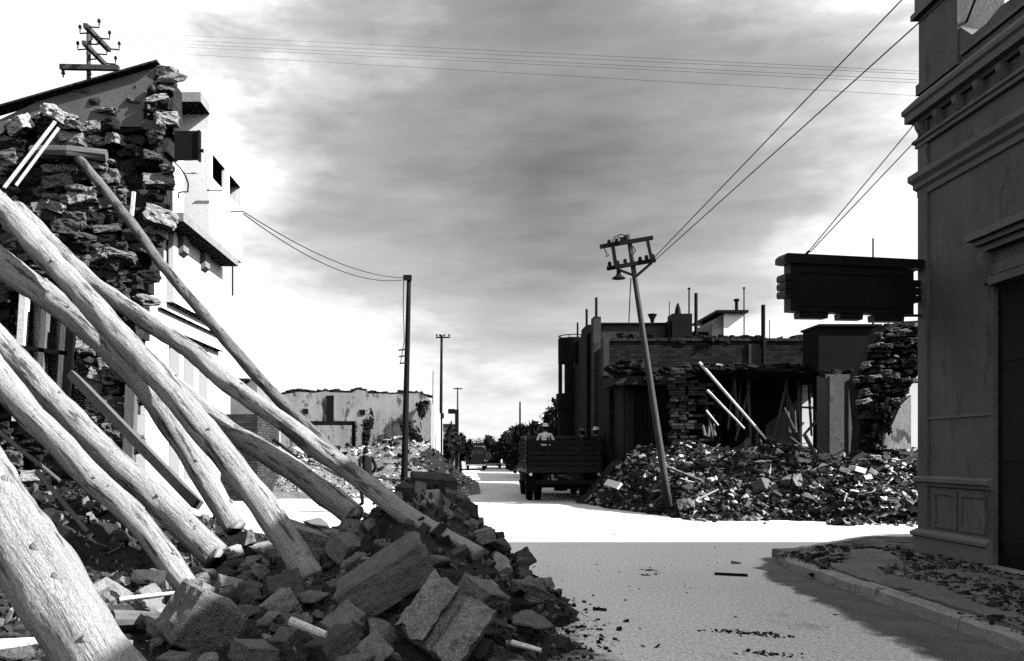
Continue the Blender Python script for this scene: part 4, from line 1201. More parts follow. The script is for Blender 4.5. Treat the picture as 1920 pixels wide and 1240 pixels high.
def gutted_front():
    Y = 24.5
    t = thing('gutted_shopfront', 'burnt-out open shop front with dark boarded back wall behind the rubble', 'ruin', P(1420, 900, Y))
    t.location.z = 0
    # ragged brick stub at left
    rr = random.Random(11)
    m = MB()
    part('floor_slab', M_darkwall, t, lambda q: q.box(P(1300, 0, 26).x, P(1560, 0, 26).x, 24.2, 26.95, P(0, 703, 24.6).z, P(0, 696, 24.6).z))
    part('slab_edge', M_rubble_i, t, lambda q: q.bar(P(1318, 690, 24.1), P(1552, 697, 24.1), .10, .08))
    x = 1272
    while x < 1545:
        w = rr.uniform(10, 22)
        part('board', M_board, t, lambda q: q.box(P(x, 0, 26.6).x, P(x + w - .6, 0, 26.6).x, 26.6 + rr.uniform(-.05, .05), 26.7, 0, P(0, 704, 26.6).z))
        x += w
    zz = P(0, 860, Y).z
    while zz < P(0, 690, Y).z:
        n = rr.randint(1, 4)
        for k in range(n + 1):
            part('brick', M_brick2, t, lambda q: q.obox((P(1262, 0, Y).x + k * .25 + rr.uniform(-.05, .08), Y + rr.uniform(-.06, .06), zz), (.23, .2, .075), (0, rr.uniform(-.06, .06), rr.uniform(-.1, .1))))
        zz += .088
    # white wall lit behind the gap next to the pier, with a dark bar
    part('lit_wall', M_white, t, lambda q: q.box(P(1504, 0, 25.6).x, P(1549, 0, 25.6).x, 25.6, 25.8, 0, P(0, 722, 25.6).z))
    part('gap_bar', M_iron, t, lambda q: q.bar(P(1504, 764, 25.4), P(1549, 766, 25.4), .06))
    for k in range(7):
        x = 1330 + k * 32 + rr.uniform(-8, 8)
        put(DARKB[k % 4] if k % 3 else FRAG[k], 'slab_debris', P(x, 688, 24.4), (.3, .2, .08), (.1, rr.uniform(-.2, .2), rr.uniform(0, 3)), t)
gutted_front()

def pier_thing():
    Y = 22.0
    t = thing('plaster_pier', 'tall fluted grey plaster pier standing in the rubble', 'pier', P(1577, 900, Y))
    t.location.z = 0
    zt = P(0, 702, Y).z
    xa, xb, xc, xd = [P(x, 0, Y).x for x in (1548, 1553, 1580, 1606)]
    part('shaft', M_pier, t, lambda q: q.box(xa, xd, Y, Y + .55, 0, zt))
    part('pilaster', M_pier, t, lambda q: q.box(xb, xc, Y - .09, Y - .002, 0, zt - .05))
    part('pilaster', M_pier, t, lambda q: q.box(P(1589, 0, Y).x, P(1603, 0, Y).x, Y - .07, Y - .002, 0, zt - .15))
    rr = random.Random(5)
    for k in range(6):
        put(DARKB[k % 4], 'broken_top', (xa + .1 + k * .13, Y + .2, zt + .02), (.13, .25, rr.uniform(.06, .14)), (.1, rr.uniform(-.3, .3), k), t)
pier_thing()

def stone_ruin():
    Y = 20.5
    t = thing('stone_ruin', 'ragged rubble stone wall with torn plaster between pier and corner building', 'ruin', P(1665, 900, Y))
    t.location.z = 0
    rr = random.Random(17)
    poly = [(1604, 712), (1640, 640), (1650, 612), (1690, 603), (1770, 598), (1770, 690), (1722, 702), (1690, 752), (1660, 790), (1648, 880), (1606, 880), (1612, 800)]
    def seen(px, py): return P(px, py, Y)
    # body behind the stones
    m = MB(); n = len(poly)
    f_ = [P(x, y, Y + .25) for x, y in poly]; k_ = [p + Vector((0, .4, 0)) for p in f_]
    m.add(f_ + k_, [tuple(range(n)), tuple(reversed(range(n, 2 * n)))] + [(i, i + n, (i + 1) % n + n, (i + 1) % n) for i in range(n)])
    m.build('mud_core', M_core, t, recalc=True)
    y = 606.0
    while y < 880:
        x = 1598.0
        while x < 1772:
            w = rr.uniform(9, 24)
            if inside(poly, x + w / 2, y + 4) and rr.random() < .85:
                put(rr.choice(BLOCK), 'stone', P(x + w / 2, y + 4, Y + .12 + rr.uniform(-.12, .12)), (w * Y / F * .55, .22, rr.uniform(.05, .1)), (rr.uniform(-.2, .2), rr.uniform(-.35, .2), rr.uniform(-.3, .3)), t)
            x += w
        y += rr.uniform(8, 11)
    part('torn_plaster', M_plaster, t, lambda q: q.prism([(0, 0), (.75, 0), (.75, 1.3), (.5, 1.05), (.28, .55), (0, .25)], P(1650, 842, Y + .1), (1, 0, 0), (0, 0, 1), (0, 1, 0), .12))
    part('white_wall', M_white, t, lambda q: q.box(P(1700, 0, 21.6).x, P(1800, 0, 21.6).x, 21.6, 21.9, 0, P(0, 700, 21.6).z))
    part('plaster_base', M_plaster, t, lambda q: q.prism([(0, 0), (.5, 0), (.42, .35), (.2, .42), (0, .2)], P(1600, 880, Y + .05), (1, 0, 0), (0, 0, 1), (0, 1, 0), .15))
stone_ruin()
db = thing('dark_shed', 'dark boxy structure behind the hanging sign', 'shed', P(1590, 690, 23.5))
part('wall', M_darkwall, db, lambda q: q.box(P(1535, 0, 23.5).x, P(1650, 0, 23.5).x, 23.5, 24.6, P(0, 696, 23.5).z, P(0, 613, 23.5).z))
part('roof', M_black, db, lambda q: q.box(P(1533, 0, 23.5).x, P(1651, 0, 23.5).x, 23.4, 24.7, P(0, 613, 23.5).z + .003, P(0, 610, 23.5).z + .02))
part('support_wall', M_darkwall, db, lambda q: q.box(P(1552, 0, 23.5).x, P(1650, 0, 23.5).x, 23.6, 24.5, 0, P(0, 696, 23.5).z - .004))

# collapsed masonry and rafters hanging over the gutted front
rr = random.Random(88)
rm = thing('collapsed_masonry', 'dark collapsed masonry ledge above the plank hoarding', 'ruin', P(1250, 700, 25.0))
for k in range(70):
    px = rr.uniform(1145, 1330); py = 712 - 22 * rr.random() ** 1.5 - (12 if px < 1200 else 0)
    put(DARKB[k % 4], 'stone', P(px, py, 25.1 + rr.uniform(-.2, .3)), (rr.uniform(.12, .34), .25, rr.uniform(.06, .14)), (rr.uniform(-.3, .3), rr.uniform(-.3, .3), rr.uniform(0, 6)), rm)
part('ledge', M_core, rm, lambda q: q.box(P(1150, 0, 25.1).x, P(1318, 0, 25.1).x, 24.95, 26.9, P(0, 722, 25.1).z, P(0, 706, 25.1).z))
rl = thing('parapet_debris', 'ragged broken masonry along the flat brick parapet', 'debris', P(1400, 640, 27.2))
for k in range(46):
    px = rr.uniform(1150, 1535); py = 641 - 10 * rr.random() ** 3
    put(DARKB[k % 4], 'stone', P(px, py, 27.15 + rr.uniform(-.1, .15)), (rr.uniform(.1, .34), .2, rr.uniform(.05, .16)), (rr.uniform(-.3, .3), rr.uniform(-.3, .3), rr.uniform(0, 6)), rl)
rk = thing('edge_debris', 'row of broken masonry lying along the edge of the burnt-out floor slab', 'debris', P(1430, 690, 24.3))
for k in range(60):
    px = rr.uniform(1312, 1560); py = 690 + (px - 1312) * .03 + rr.uniform(-7, 6)
    put(rr.choice(FRAG if k % 4 == 0 else DARKB), 'stone', P(px, py, 24.15 + rr.uniform(-.1, .5)), (rr.uniform(.1, .3), .2, rr.uniform(.04, .1)), (rr.uniform(-.3, .3), rr.uniform(-.25, .25), rr.uniform(0, 6)), rk)
for k in range(16):
    px = rr.uniform(1300, 1545); x2 = px + rr.uniform(-40, 50)
    a, b_ = P(px, 700 + rr.uniform(0, 10), 24.6 + rr.uniform(0, 1)), P(x2, rr.uniform(790, 835), 24.0 + rr.uniform(0, 1))
    o = MB().tube([a, a.lerp(b_, .5) + Vector((0, 0, rr.uniform(-.1, .05))), b_], [.035, .04, .03], 6, wob=.25).build('rafter', M_logdark)
    tag(o, 'thin charred rafter hanging in the dark burnt-out shop front', 'rafter', 'charred rafters in the shop front')
# leaning timbers in the gutted front
stick(P(1311, 680, 24.0), P(1437, 824, 22.9), .046, 'longest of the pale slanting timbers in the burnt-out shop front', M_paletimber, wob=.12)
stick(P(1326, 732, 24.0), P(1396, 804, 23.4), .04, 'middle pale slanting timber in the burnt-out shop front', M_paletimber, wob=.12)
stick(P(1324, 770, 24.0), P(1347, 798, 23.8), .032, 'shortest pale slanting timber in the burnt-out shop front', M_paletimber, wob=.12)
for k, (a, b_) in enumerate((((1470, 765), (1488, 805)), ((1505, 818), (1536, 783)), ((1490, 770), (1492, 812)), ((1478, 772), (1481, 812)), ((1318, 798), (1322, 818)), ((1330, 797), (1328, 820)), ((1338, 796), (1340, 818)))):
    o = MB().tube([P(*a, 23.6), P(*b_, 23.4)], [.03, .045], 7, wob=.3).build('charred_stick', M_timber if k > 3 else M_logdark)
    tag(o, 'short upright splintered stick at the back of the right-hand rubble', 'stick', 'upright sticks in the right-hand rubble')

def mound_right(x, y):
    front = 18.2 + max(0, (9.5 - x)) * .42 + max(0, 5.2 - x) * 1.3      # front edge moves back towards the street
    t = (y - front) / 3.4
    if t < 0: h = t * .6
    else: h = 1.98 * (1 - math.exp(-t * 1.35)) * (1 - .15 * max(0, t - 1))
    h += .34 * noise.noise(Vector((x * .55, y * .7, 4))) + .12 * noise.noise(Vector((x * 1.3, y * 1.1, 7))) + .08 * noise.noise(Vector((x * 2.3, y * 2.3, 1)))
    h -= 1.2 * max(0, min(1, (4.9 - x) / 1.2))
    return h - .05
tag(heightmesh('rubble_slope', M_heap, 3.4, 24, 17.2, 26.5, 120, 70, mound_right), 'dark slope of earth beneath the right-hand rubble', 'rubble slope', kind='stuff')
vis = lambda x, y: x < .56 * y and x > 3.2
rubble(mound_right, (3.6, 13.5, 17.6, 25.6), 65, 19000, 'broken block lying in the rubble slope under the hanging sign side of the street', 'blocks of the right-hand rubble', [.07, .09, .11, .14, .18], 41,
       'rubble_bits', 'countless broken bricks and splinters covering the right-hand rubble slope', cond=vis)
# splinters in that rubble
rr = random.Random(77)
sp = MB()
for _ in range(240):
    x = rr.uniform(4.2, 12.8); y = rr.uniform(18.4, 24.5)
    if not vis(x, y): continue
    h = mound_right(x, y)
    if h < .1: continue
    d = Vector((rr.uniform(-1, 1), rr.uniform(-.6, .6), rr.uniform(-.3, .5))).normalized() * rr.uniform(.12, .45)
    c = Vector((x, y, h + .1)); sp.bar(c - d, c + d, rr.uniform(.02, .05), rr.uniform(.015, .03), rnd=rr.random() ** 1.5)
tag(sp.build('rubble_splinters', M_rubble), 'splintered laths scattered over the right-hand rubble slope', 'splinters', kind='stuff')
for k in range(14):
    x = rr.uniform(5.2, 11.5); y = rr.uniform(19.8, 23.5)
    c = Vector((x, y, mound_right(x, y) + .12)); d = Vector((rr.uniform(-1, 1), rr.uniform(-.5, .5), rr.uniform(-.35, .35))).normalized() * rr.uniform(.4, 1.0)
    o = MB().bar(c - d, c + d, rr.uniform(.06, .11), rr.uniform(.05, .09)).build('broken_rafter', M_timber if k % 3 else M_logdark)
    tag(o, 'broken rafter lying half buried in the right-hand rubble slope', 'rafter', 'broken rafters in the right-hand rubble')
for k in range(18):
    x = rr.uniform(5.0, 11.8); y = rr.uniform(19.4, 23.0)
    o = put(NEAR[k % 10], 'masonry_lump', (x, y, mound_right(x, y) + .05), rr.uniform(.12, .24), (rr.uniform(-.5, .5), rr.uniform(-.5, .5), rr.uniform(0, 6)))
    tag(o, 'big dark lump of masonry half sunk in the right-hand rubble slope', 'masonry lump', 'masonry lumps in the right-hand rubble')
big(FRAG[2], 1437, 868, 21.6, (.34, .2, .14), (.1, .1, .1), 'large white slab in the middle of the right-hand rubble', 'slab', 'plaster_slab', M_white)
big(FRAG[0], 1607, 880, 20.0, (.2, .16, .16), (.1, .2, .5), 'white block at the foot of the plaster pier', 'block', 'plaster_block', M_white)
plank('plank', 'white board end sticking out of the rubble beside the truck', P(1137, 905, 23.2), P(1162, 912, 22.6), .2, .07, M_white)

# ------------------------------------------------------------------ poles and wires
def simple_pole(label, base, top, w, m, Y, name='utility_pole', z0=None):
    b0 = P(*base, Y); t0 = P(*top, Y)
    if z0 is not None: b0.z = z0
    t = thing(name, label, 'utility pole', b0, 'utility poles')
    n = 8
    part('pole', m, t, lambda q: q.tube([b0.lerp(t0, k / n) for k in range(n + 1)], [w * Y / F / 2 * (1.25 - .5 * k / n) for k in range(n + 1)], 10), smooth=True)
    return t
def insul(t, p, s=.05, m=None):
    part('insulator', m or M_iron, t, lambda q: q.tube([p, p + Vector((0, 0, s)), p + Vector((0, 0, s * 1.1)), p + Vector((0, 0, s * 2.2))], [s * .25, s * .25, s * .7, s * .5], 7))

# leaning pole with the double crossarm
LY = 20.0
lp = simple_pole('leaning utility pole with a square double crossarm frame in the right-hand rubble', (1254, 950), (1178, 440), 11.5, M_polepale, LY)
def lbar(nm, a, b_, w, m=M_iron, dy=-.1): part(nm, m, lp, lambda q: q.bar(P(*a, LY + dy), P(*b_, LY + dy), w * LY / F, w * LY / F, up=(0, -1, 0)))
lbar('crossarm', (1125, 463), (1224, 446), 7)
lbar('crossarm', (1138, 504), (1229, 488), 7)
lbar('arm_upright', (1149, 462), (1155, 502), 6, dy=-.19)
lbar('arm_upright', (1214, 451), (1222, 489), 5, dy=-.19)
lbar('brace', (1222, 493), (1193, 518), 5, dy=-.19)
lbar('brace', (1160, 506), (1189, 517), 4, dy=-.19)
for (x, y) in ((1142, 461), (1156, 459), (1166, 456), (1172, 454), (1158, 500), (1172, 497), (1200, 493), (1212, 490), (1224, 488), (1143, 502)):
    insul(lp, P(x, y, LY - .1) - Vector((0, 0, .03)), .075)
part('street_lamp_shade', M_iron, lp, lambda q: q.tube([P(1160, 505, LY - .15), P(1160, 513, LY - .15), P(1160, 517, LY - .15), P(1160, 521, LY - .15), P(1160, 523, LY - .15)], [.05, .05, .07, .15, .16], 12))
for pts in ([(1146, 458), (1152, 445), (1164, 440), (1176, 443)], [(1150, 456), (1160, 446), (1176, 447)], [(1132, 465), (1138, 476), (1136, 482), (1142, 478)], [(1186, 462), (1192, 470), (1186, 478)]):
    part('loose_wire', M_iron, lp, lambda q: q.tube([P(x, y, LY - .2) for x, y in pts], .014, 5))
tag(MB().tube([P(1183, 522, LY), P(1181, 560, LY + .4), P(1179, 606, LY + 1.2), P(1178, 640, LY + 2)], .014, 5).build('hanging_wire', M_iron), 'loose wire hanging straight down from the leaning pole', 'wire')

p2 = simple_pole('thick dark pole with side pegs in front of the roofless ruin', (757, 932), (767, 517), 11, M_iron, 30.5)
part('pole_cap', M_iron, p2, lambda q: q.obox(P(764, 521, 30.4), (.3, .14, .18)))
for k, y in enumerate((655, 667, 680)):
    part('side_peg', M_iron, p2, lambda q: q.tube([P(761, y, 30.4), P(748 + k, y + 2, 30.2)], .03, 6))
part('down_lead', M_iron, p2, lambda q: q.tube([P(757, 522, 30.3), P(756, 570, 30.3), P(758, 640, 30.3), P(751, 680, 30.3)], .016, 5))
p3 = simple_pole('slim pole with short crossarm at the corner of the roofless ruin', (826, 890), (828, 628), 6, M_iron, 46)
part('crossarm', M_iron, p3, lambda q: q.bar(P(817, 633, 45.9), P(844, 633, 45.9), .07))
for x in (819, 825, 833, 842): insul(p3, P(x, 633, 45.9), .08)
part('transformer', M_iron, p3, lambda q: q.tube([P(829, 785, 45.8), P(829, 775, 45.8)], .1, 8))
p4 = simple_pole('far small pole with crossarm above the street trees at left', (858, 862), (858, 727), 3.2, M_iron, 78, z0=0)
part('crossarm', M_iron, p4, lambda q: q.bar(P(850, 729, 78), P(867, 729, 78), .1))
simple_pole('faint thin mast rising behind the roofless ruin', (811, 800), (812, 695), 1.6, M_iron, 60, 'thin_mast')
p5 = simple_pole('dark bare post on the right side of the far street', (975, 870), (975, 754), 4.2, M_iron, 62, z0=0)
simple_pole('thin rod standing behind the hanging sign', (1637, 620), (1637, 447), 4, M_iron, 24.6, 'thin_mast', z0=0)

# top-left pole with three crossarms
TY = 20.0
p6 = simple_pole('tall pole with three tilted crossarms rising behind the adobe wall', (170, 400), (166, 48), 10, M_pole, TY, z0=0)
def tarm(a, b_, dya, dyb, w):
    A, B = P(*a, TY + dya), P(*b_, TY + dyb)
    part('crossarm', M_pole, p6, lambda q: q.bar(A, B, w))
    return A, B
for (a, b_, dya, dyb, w) in (((160, 48), (204, 94), -.9, .9, .10), ((157, 80), (197, 121), -.8, .8, .09), ((113, 126), (223, 128), -.12, -.12, .11)):
    A, B = tarm(a, b_, dya, dyb, w)
    for k in range(5):
        p = A.lerp(B, .05 + k * .225)
        if w < .105:
            side = -1 if k % 2 else 1
            q_ = p + Vector((side * .28, 0, -.02))
            part('insulator_pin', M_iron, p6, lambda q: q.tube([p, q_, q_ + Vector((0, 0, .08))], [.018, .018, .018], 5))
            insul(p6, q_ + Vector((0, 0, .06)), .06)
        elif k % 2 == 0:
            insul(p6, p - Vector((0, 0, .24)), .07)

def wire(a, b_, sag, r, label, group=None, n=24):
    a, b_ = Vector(a), Vector(b_)
    pts = [a.lerp(b_, i / n) - Vector((0, 0, sag * 4 * (i / n) * (1 - i / n))) for i in range(n + 1)]
    return tag(MB().tube(pts, r, 5).build('wire', M_iron), label, 'wire', group)
hi = Vector((FX + .1, FY - .3, 6.9))
wire(P(1222, 488, LY - .1), (6.55, 9.5, 8.33), .0, .010, 'upper of the two wires climbing from the leaning pole to the right')
wire(P(1224, 492, LY - .1), (6.55, 9.2, 7.66), .0, .010, 'lower of the two wires climbing from the leaning pole to the right')
wire(P(1516, 472, 11.75), P(1712, 236, 11.2), .0, .007, 'left one of the thin wires rising from the hanging sign')
wire(P(1519, 473, 11.75), P(1728, 252, 11.2), .0, .007, 'right one of the thin wires rising from the hanging sign')
wire(P(456, 397, 17.8), P(762, 521, 30.4), .35, .011, 'upper sagging wire from the white building to the thick dark pole')
wire(P(456, 401, 17.8), P(762, 524, 30.4), .50, .011, 'lower sagging wire from the white building to the thick dark pole')
for k, (ya, yb) in enumerate(((70, 140), (80, 145), (86, 156), (92, 162), (104, 186))):
    wire(P(205, ya - 10, TY + .2), P(1722, yb - 6, FY + .1), .0, .0024, ['topmost', 'second from the top', 'middle one', 'second from the bottom', 'lowest'][k] + ' of the five thin wires crossing high over the street', 'high wires over the street')

# ------------------------------------------------------------------ trees, creepers
def foliage(m, rg_, c, rad, n, size, clumps=9):
    cs = []
    for _ in range(clumps):
        d = Vector((rg_.gauss(0, 1), rg_.gauss(0, 1), rg_.gauss(0, 1))).normalized() * rg_.uniform(.2, .85)
        cs.append((Vector((c[0] + d.x * rad[0], c[1] + d.y * rad[1], c[2] + d.z * rad[2])), rg_.uniform(.25, .5)))
    for _ in range(n):
        cc, k = rg_.choice(cs)
        d = Vector((rg_.gauss(0, 1), rg_.gauss(0, 1), rg_.gauss(0, 1))).normalized() * rg_.random() ** .4 * k
        p = cc + Vector((d.x * rad[0], d.y * rad[1], d.z * rad[2]))
        M = rotm(rg_)
        s_ = size * rg_.uniform(.6, 1.3)
        q = [p + M @ Vector(v) * s_ for v in ((-1, -.1, 0), (0, -.45, .12), (1, 0, 0), (0, .45, .12))]
        m.add(q, [(0, 1, 2, 3)], rnd=rg_.random())
def tree(label, base, h, rad, n, size, seed, group=None, name='street_tree', trunk=.12):
    rr = random.Random(seed)
    t = thing(name, label, 'tree', base, group)
    b0 = Vector(base); top = b0 + Vector((0, 0, h - rad[2]))
    def tr(q):
        q.tube([b0, b0.lerp(top, .5) + Vector((rr.uniform(-.1, .1), 0, 0)), top], [trunk, trunk * .8, trunk * .5], 8, wob=.2)
        for k in range(5):
            d = Vector((math.cos(k * 1.26) * rad[0] * .6, math.sin(k * 1.26) * rad[1] * .6, rr.uniform(.1, .6) * rad[2]))
            q.tube([top - Vector((0, 0, rad[2] * .5)), top + d * .5, top + d], [trunk * .5, trunk * .3, trunk * .1], 6)
    part('trunk', M_bark, t, tr)
    part('crown', M_leaf, t, lambda q: foliage(q, rr, top, rad, n, size, 12))
tr_r = [((1034, 0, 41), 4.2, (1.2, 1.2, 1.6)), ((1008, 0, 46), 4.0, (1.4, 1.3, 1.8)), ((986, 0, 53), 3.7, (1.3, 1.5, 1.7)), ((966, 0, 62), 3.6, (1.4, 1.6, 1.7)),
        ((950, 0, 78), 3.9, (1.4, 1.8, 1.7)), ((934, 0, 100), 4.0, (1.5, 2, 1.8)), ((1058, 0, 39.5), 3.6, (.9, 1, 1.2)), ((925, 0, 130), 4.2, (1.8, 2, 2.0))]
names = ['tallest dark tree at the foot of the round turret', 'dark bushy tree behind the truck, second from the turret', 'dark tree left of the truck cab, third from the turret', 'dark tree next to the bare post on the right of the far street',
         'small far tree left of the bare post', 'tiny far tree near the end of the street', 'dark shrubby tree between the turret and the truck', 'farthest tree closing the end of the street']
for k, ((px, _, Y), h, rad) in enumerate(tr_r):
    tree(names[k], (P(px, 0, Y).x, Y, 0), h, rad, 1500, .14 + Y * .0012, 100 + k, 'street trees')
for k, (px, Y, h, rad, lab) in enumerate(((847, 60, 3.9, (1.0, 1.4, 1.7), 'dark tree just left of the bus'), (864, 64, 3.1, (.8, 1.2, 1.2), 'lower dark tree touching the left side of the bus'), (838, 56, 2.8, (.6, .8, 1.1), 'dark shrubby tree behind the slim pole'), (905, 140, 4.0, (2.5, 2, 1.9), 'far tree straight behind the bus'))):
    tree(lab, (P(px, 0, Y).x, Y, 0), h, rad, 1400, .18, 130 + k, 'street trees')
for k, (px, py, Y, rad, n, lab, nm) in enumerate(((770, 822, 33.5, (.48, .5, .95), 900, 'dark leafy bush beside the thick dark pole', 'bush'), (688, 812, 35.6, (.33, .3, 1.15), 700, 'dark creeper climbing the front of the roofless ruin', 'creeper'),
                                           (790, 765, 35.7, (.3, .25, .5), 300, 'small tuft of creeper at the top corner of the roofless ruin', 'creeper'), (1655, 790, 20.3, (.28, .2, .6), 380, 'dark creeper hanging down the ragged stone wall', 'creeper'))):
    c = P(px, py, Y)
    t = thing(nm, lab, 'plant', (c.x, c.y, c.z - rad[2]))
    rr_ = random.Random(200 + k)
    part('leaves', M_leaf, t, lambda q: foliage(q, rr_, c, rad, n, .09, 9))
    part('stem', M_bark, t, lambda q: q.tube([c - Vector((0, -.05, rad[2] * (1.6 if k == 0 else 1.0))), c + Vector((.05, .05, 0)), c + Vector((-.03, .05, rad[2] * .7))], [.05, .035, .015], 6))

# far low houses that close the street on both sides
def far_house(label, px0, px1, Y, ztop, depth, m, wins=3, side=1):
    x0, x1 = P(px0, 0, Y).x, P(px1, 0, Y).x
    t = thing('street_house', label, 'house', ((x0 + x1) / 2, Y, 0), 'houses of the far street')
    part('wall', m, t, lambda q: q.box(x0, x1, Y, Y + depth, 0, ztop))
    part('roof_edge', M_core, t, lambda q: q.box(x0 - .15, x1 + .15, Y - .15, Y + depth + .1, ztop + .003, ztop + .2))
    for k in range(wins):
        xx = x0 - .02 if side > 0 else x1 + .02
        y = Y + depth * (k + .5) / wins
        part('window', M_glass, t, lambda q: q.box(min(xx, xx + .0) - .02, xx + .02, y - .5, y + .5, .9, 2.4))
    return t
far_house('low dark house front behind the right-hand street trees', 1062, 1130, 44, 3.0, 16, M_darkwall, 4)
far_house('second dark house on the right of the far street', 995, 1040, 66, 2.6, 22, M_darkwall, 4)
far_house('third dark house on the right of the far street', 965, 1000, 92, 2.8, 30, M_darkwall, 4)
far_house('pale house on the left of the far street behind the trees', 790, 845, 62, 3.4, 20, M_plaster, 3, -1)
far_house('farthest pale house on the left of the far street', 830, 862, 90, 3.2, 30, M_grey, 3, -1)
ph = thing('pale_kiosk', 'narrow pale house front with dark roof box behind the street trees', 'house', P(850, 860, 58), 'houses of the far street')
ph.location.z = 0
part('dark_tower', M_black, ph, lambda q: q.box(P(853, 0, 66).x, P(860, 0, 66).x, 66, 67, 0, P(0, 768, 66).z))
part('roof_box', M_black, ph, lambda q: q.box(P(840, 0, 66).x, P(853, 0, 66).x - .01, 66, 67, P(0, 775, 66).z, P(0, 767, 66).z))

# ------------------------------------------------------------------ vehicles
def wheel(parent, c, r, w):
    """wheel with its axle along X"""
    wh = MB().tube([c - Vector((w / 2, 0, 0)), c - Vector((w * .42, 0, 0)), c + Vector((w * .42, 0, 0)), c + Vector((w / 2, 0, 0))], [r * .88, r, r, r * .88], 20).build('tyre', M_tyre, parent)
    MB().tube([c - Vector((w / 2 + .02, 0, 0)), c + Vector((w / 2 + .02, 0, 0))], r * .5, 14).build('rim', M_iron, wh)
    MB().tube([c - Vector((w / 2 + .06, 0, 0)), c + Vector((w / 2 + .06, 0, 0))], r * .15, 8).build('hub', M_iron, wh)
def truck():
    Y = 26.6
    x0, x1 = 1.95, 4.3
    t = thing('stake_truck', 'dark stake-sided truck seen from behind at the kerb with men in its bed', 'truck', ((x0 + x1) / 2, Y + 2.5, 0))
    fl = 1.02
    part('bed_floor', M_truck, t, lambda q: q.box(x0, x1, Y, Y + 3.9, fl - .12, fl))
    part('chassis', M_iron, t, lambda q: (q.box(x0 + .55, x0 + .68, Y + .1, Y + 6.0, .62, fl - .123), q.box(x1 - .68, x1 - .55, Y + .1, Y + 6.0, .62, fl - .123)))
    tg = part('tailgate', M_truck, t, lambda q: q.box(x0 + .02, x1 - .02, Y - .05, Y - .005, fl - .1, fl + .08))
    for k in range(5):
        z = fl + .12 + k * .165
        part('tail_slat', M_slat, t, lambda q: q.box(x0 + .04, x1 - .04, Y - .05, Y - .015, z, z + .12))
        for s_ in (0, 1):
            xx = x0 if s_ == 0 else x1 - .03
            part('side_slat', M_slat, t, lambda q: q.box(xx, xx + .03, Y + .05, Y + 3.85, z, z + .12))
    for k in range(5):
        x = x0 + .1 + k * (x1 - x0 - .24) / 4
        part('stake', M_truck, t, lambda q: q.box(x, x + .07, Y - .012, Y + .03, fl, fl + 1.0))
    for s_ in (0, 1):
        for k in range(4):
            y = Y + .4 + k * 1.05; xx = x0 + .033 if s_ == 0 else x1 - .075
            part('stake', M_truck, t, lambda q: q.box(xx, xx + .04, y, y + .08, fl, fl + 1.0))
    for s_ in (0, 1):
        for d in (0, .27):
            c = Vector((x0 + .16 + d if s_ == 0 else x1 - .16 - d, Y + 1.0, .46)); wheel(t, c, .46, .2)
        c = Vector((x0 + .25 if s_ == 0 else x1 - .25, Y + 5.0, .46)); wheel(t, c, .46, .2)
    part('rear_axle', M_iron, t, lambda q: (q.tube([(x0 + .2, Y + 1.0, .46), (x1 - .2, Y + 1.0, .46)], .06, 8), q.tube([((x0 + x1) / 2 - .2, Y + 1, .46), ((x0 + x1) / 2 + .2, Y + 1, .46)], .17, 10)))
    part('rear_bumper', M_iron, t, lambda q: q.box(x0 + .3, x1 - .3, Y - .16, Y - .08, .55, .68))
    for s_ in (0, 1):
        xx = x0 + .12 if s_ == 0 else x1 - .12
        part('tail_lamp', M_chrome, t, lambda q: q.tube([(xx, Y - .16, .86), (xx, Y - .06, .86)], .05, 10))
        part('mud_flap', M_tyre, t, lambda q: q.box(xx - .1 if s_ == 0 else xx - .3, xx + .3 if s_ == 0 else xx + .1, Y + .42, Y + .44, .3, .88))
    cb = MB()
    ya, yb = Y + 4.05, Y + 5.0
    pr = [(ya, .75), (yb + 1.25, .75), (yb + 1.25, 1.25), (yb + 1.05, 1.38), (yb + .1, 1.42), (yb - .1, 2.05), (yb - .3, 2.14), (ya + .1, 2.14), (ya, 2.05)]
    cb.prism(pr, (x0 + .28, 0, 0), (0, 1, 0), (0, 0, 1), (1, 0, 0), x1 - x0 - .56)
    cab = cb.build('cab', M_truck, t, recalc=True)
    part('rear_window', M_glass, cab, lambda q: q.box((x0 + x1) / 2 - .4, (x0 + x1) / 2 + .4, ya - .012, ya - .002, 1.62, 1.95))
    for s_ in (0, 1):
        xx = x0 + .28 if s_ == 0 else x1 - .28
        part('side_window', M_glass, cab, lambda q: q.box(xx - .006, xx + .006, ya + .2, yb - .2, 1.5, 1.95))
        part('fender', M_truck, cab, lambda q: q.tube([(xx, yb - .55, .5), (xx, yb - .4, .85), (xx, yb, 1.02), (xx, yb + .4, .85), (xx, yb + .55, .5)], .13, 8))
    return Y, x0, x1, fl
TY_, TX0, TX1, TFL = truck()

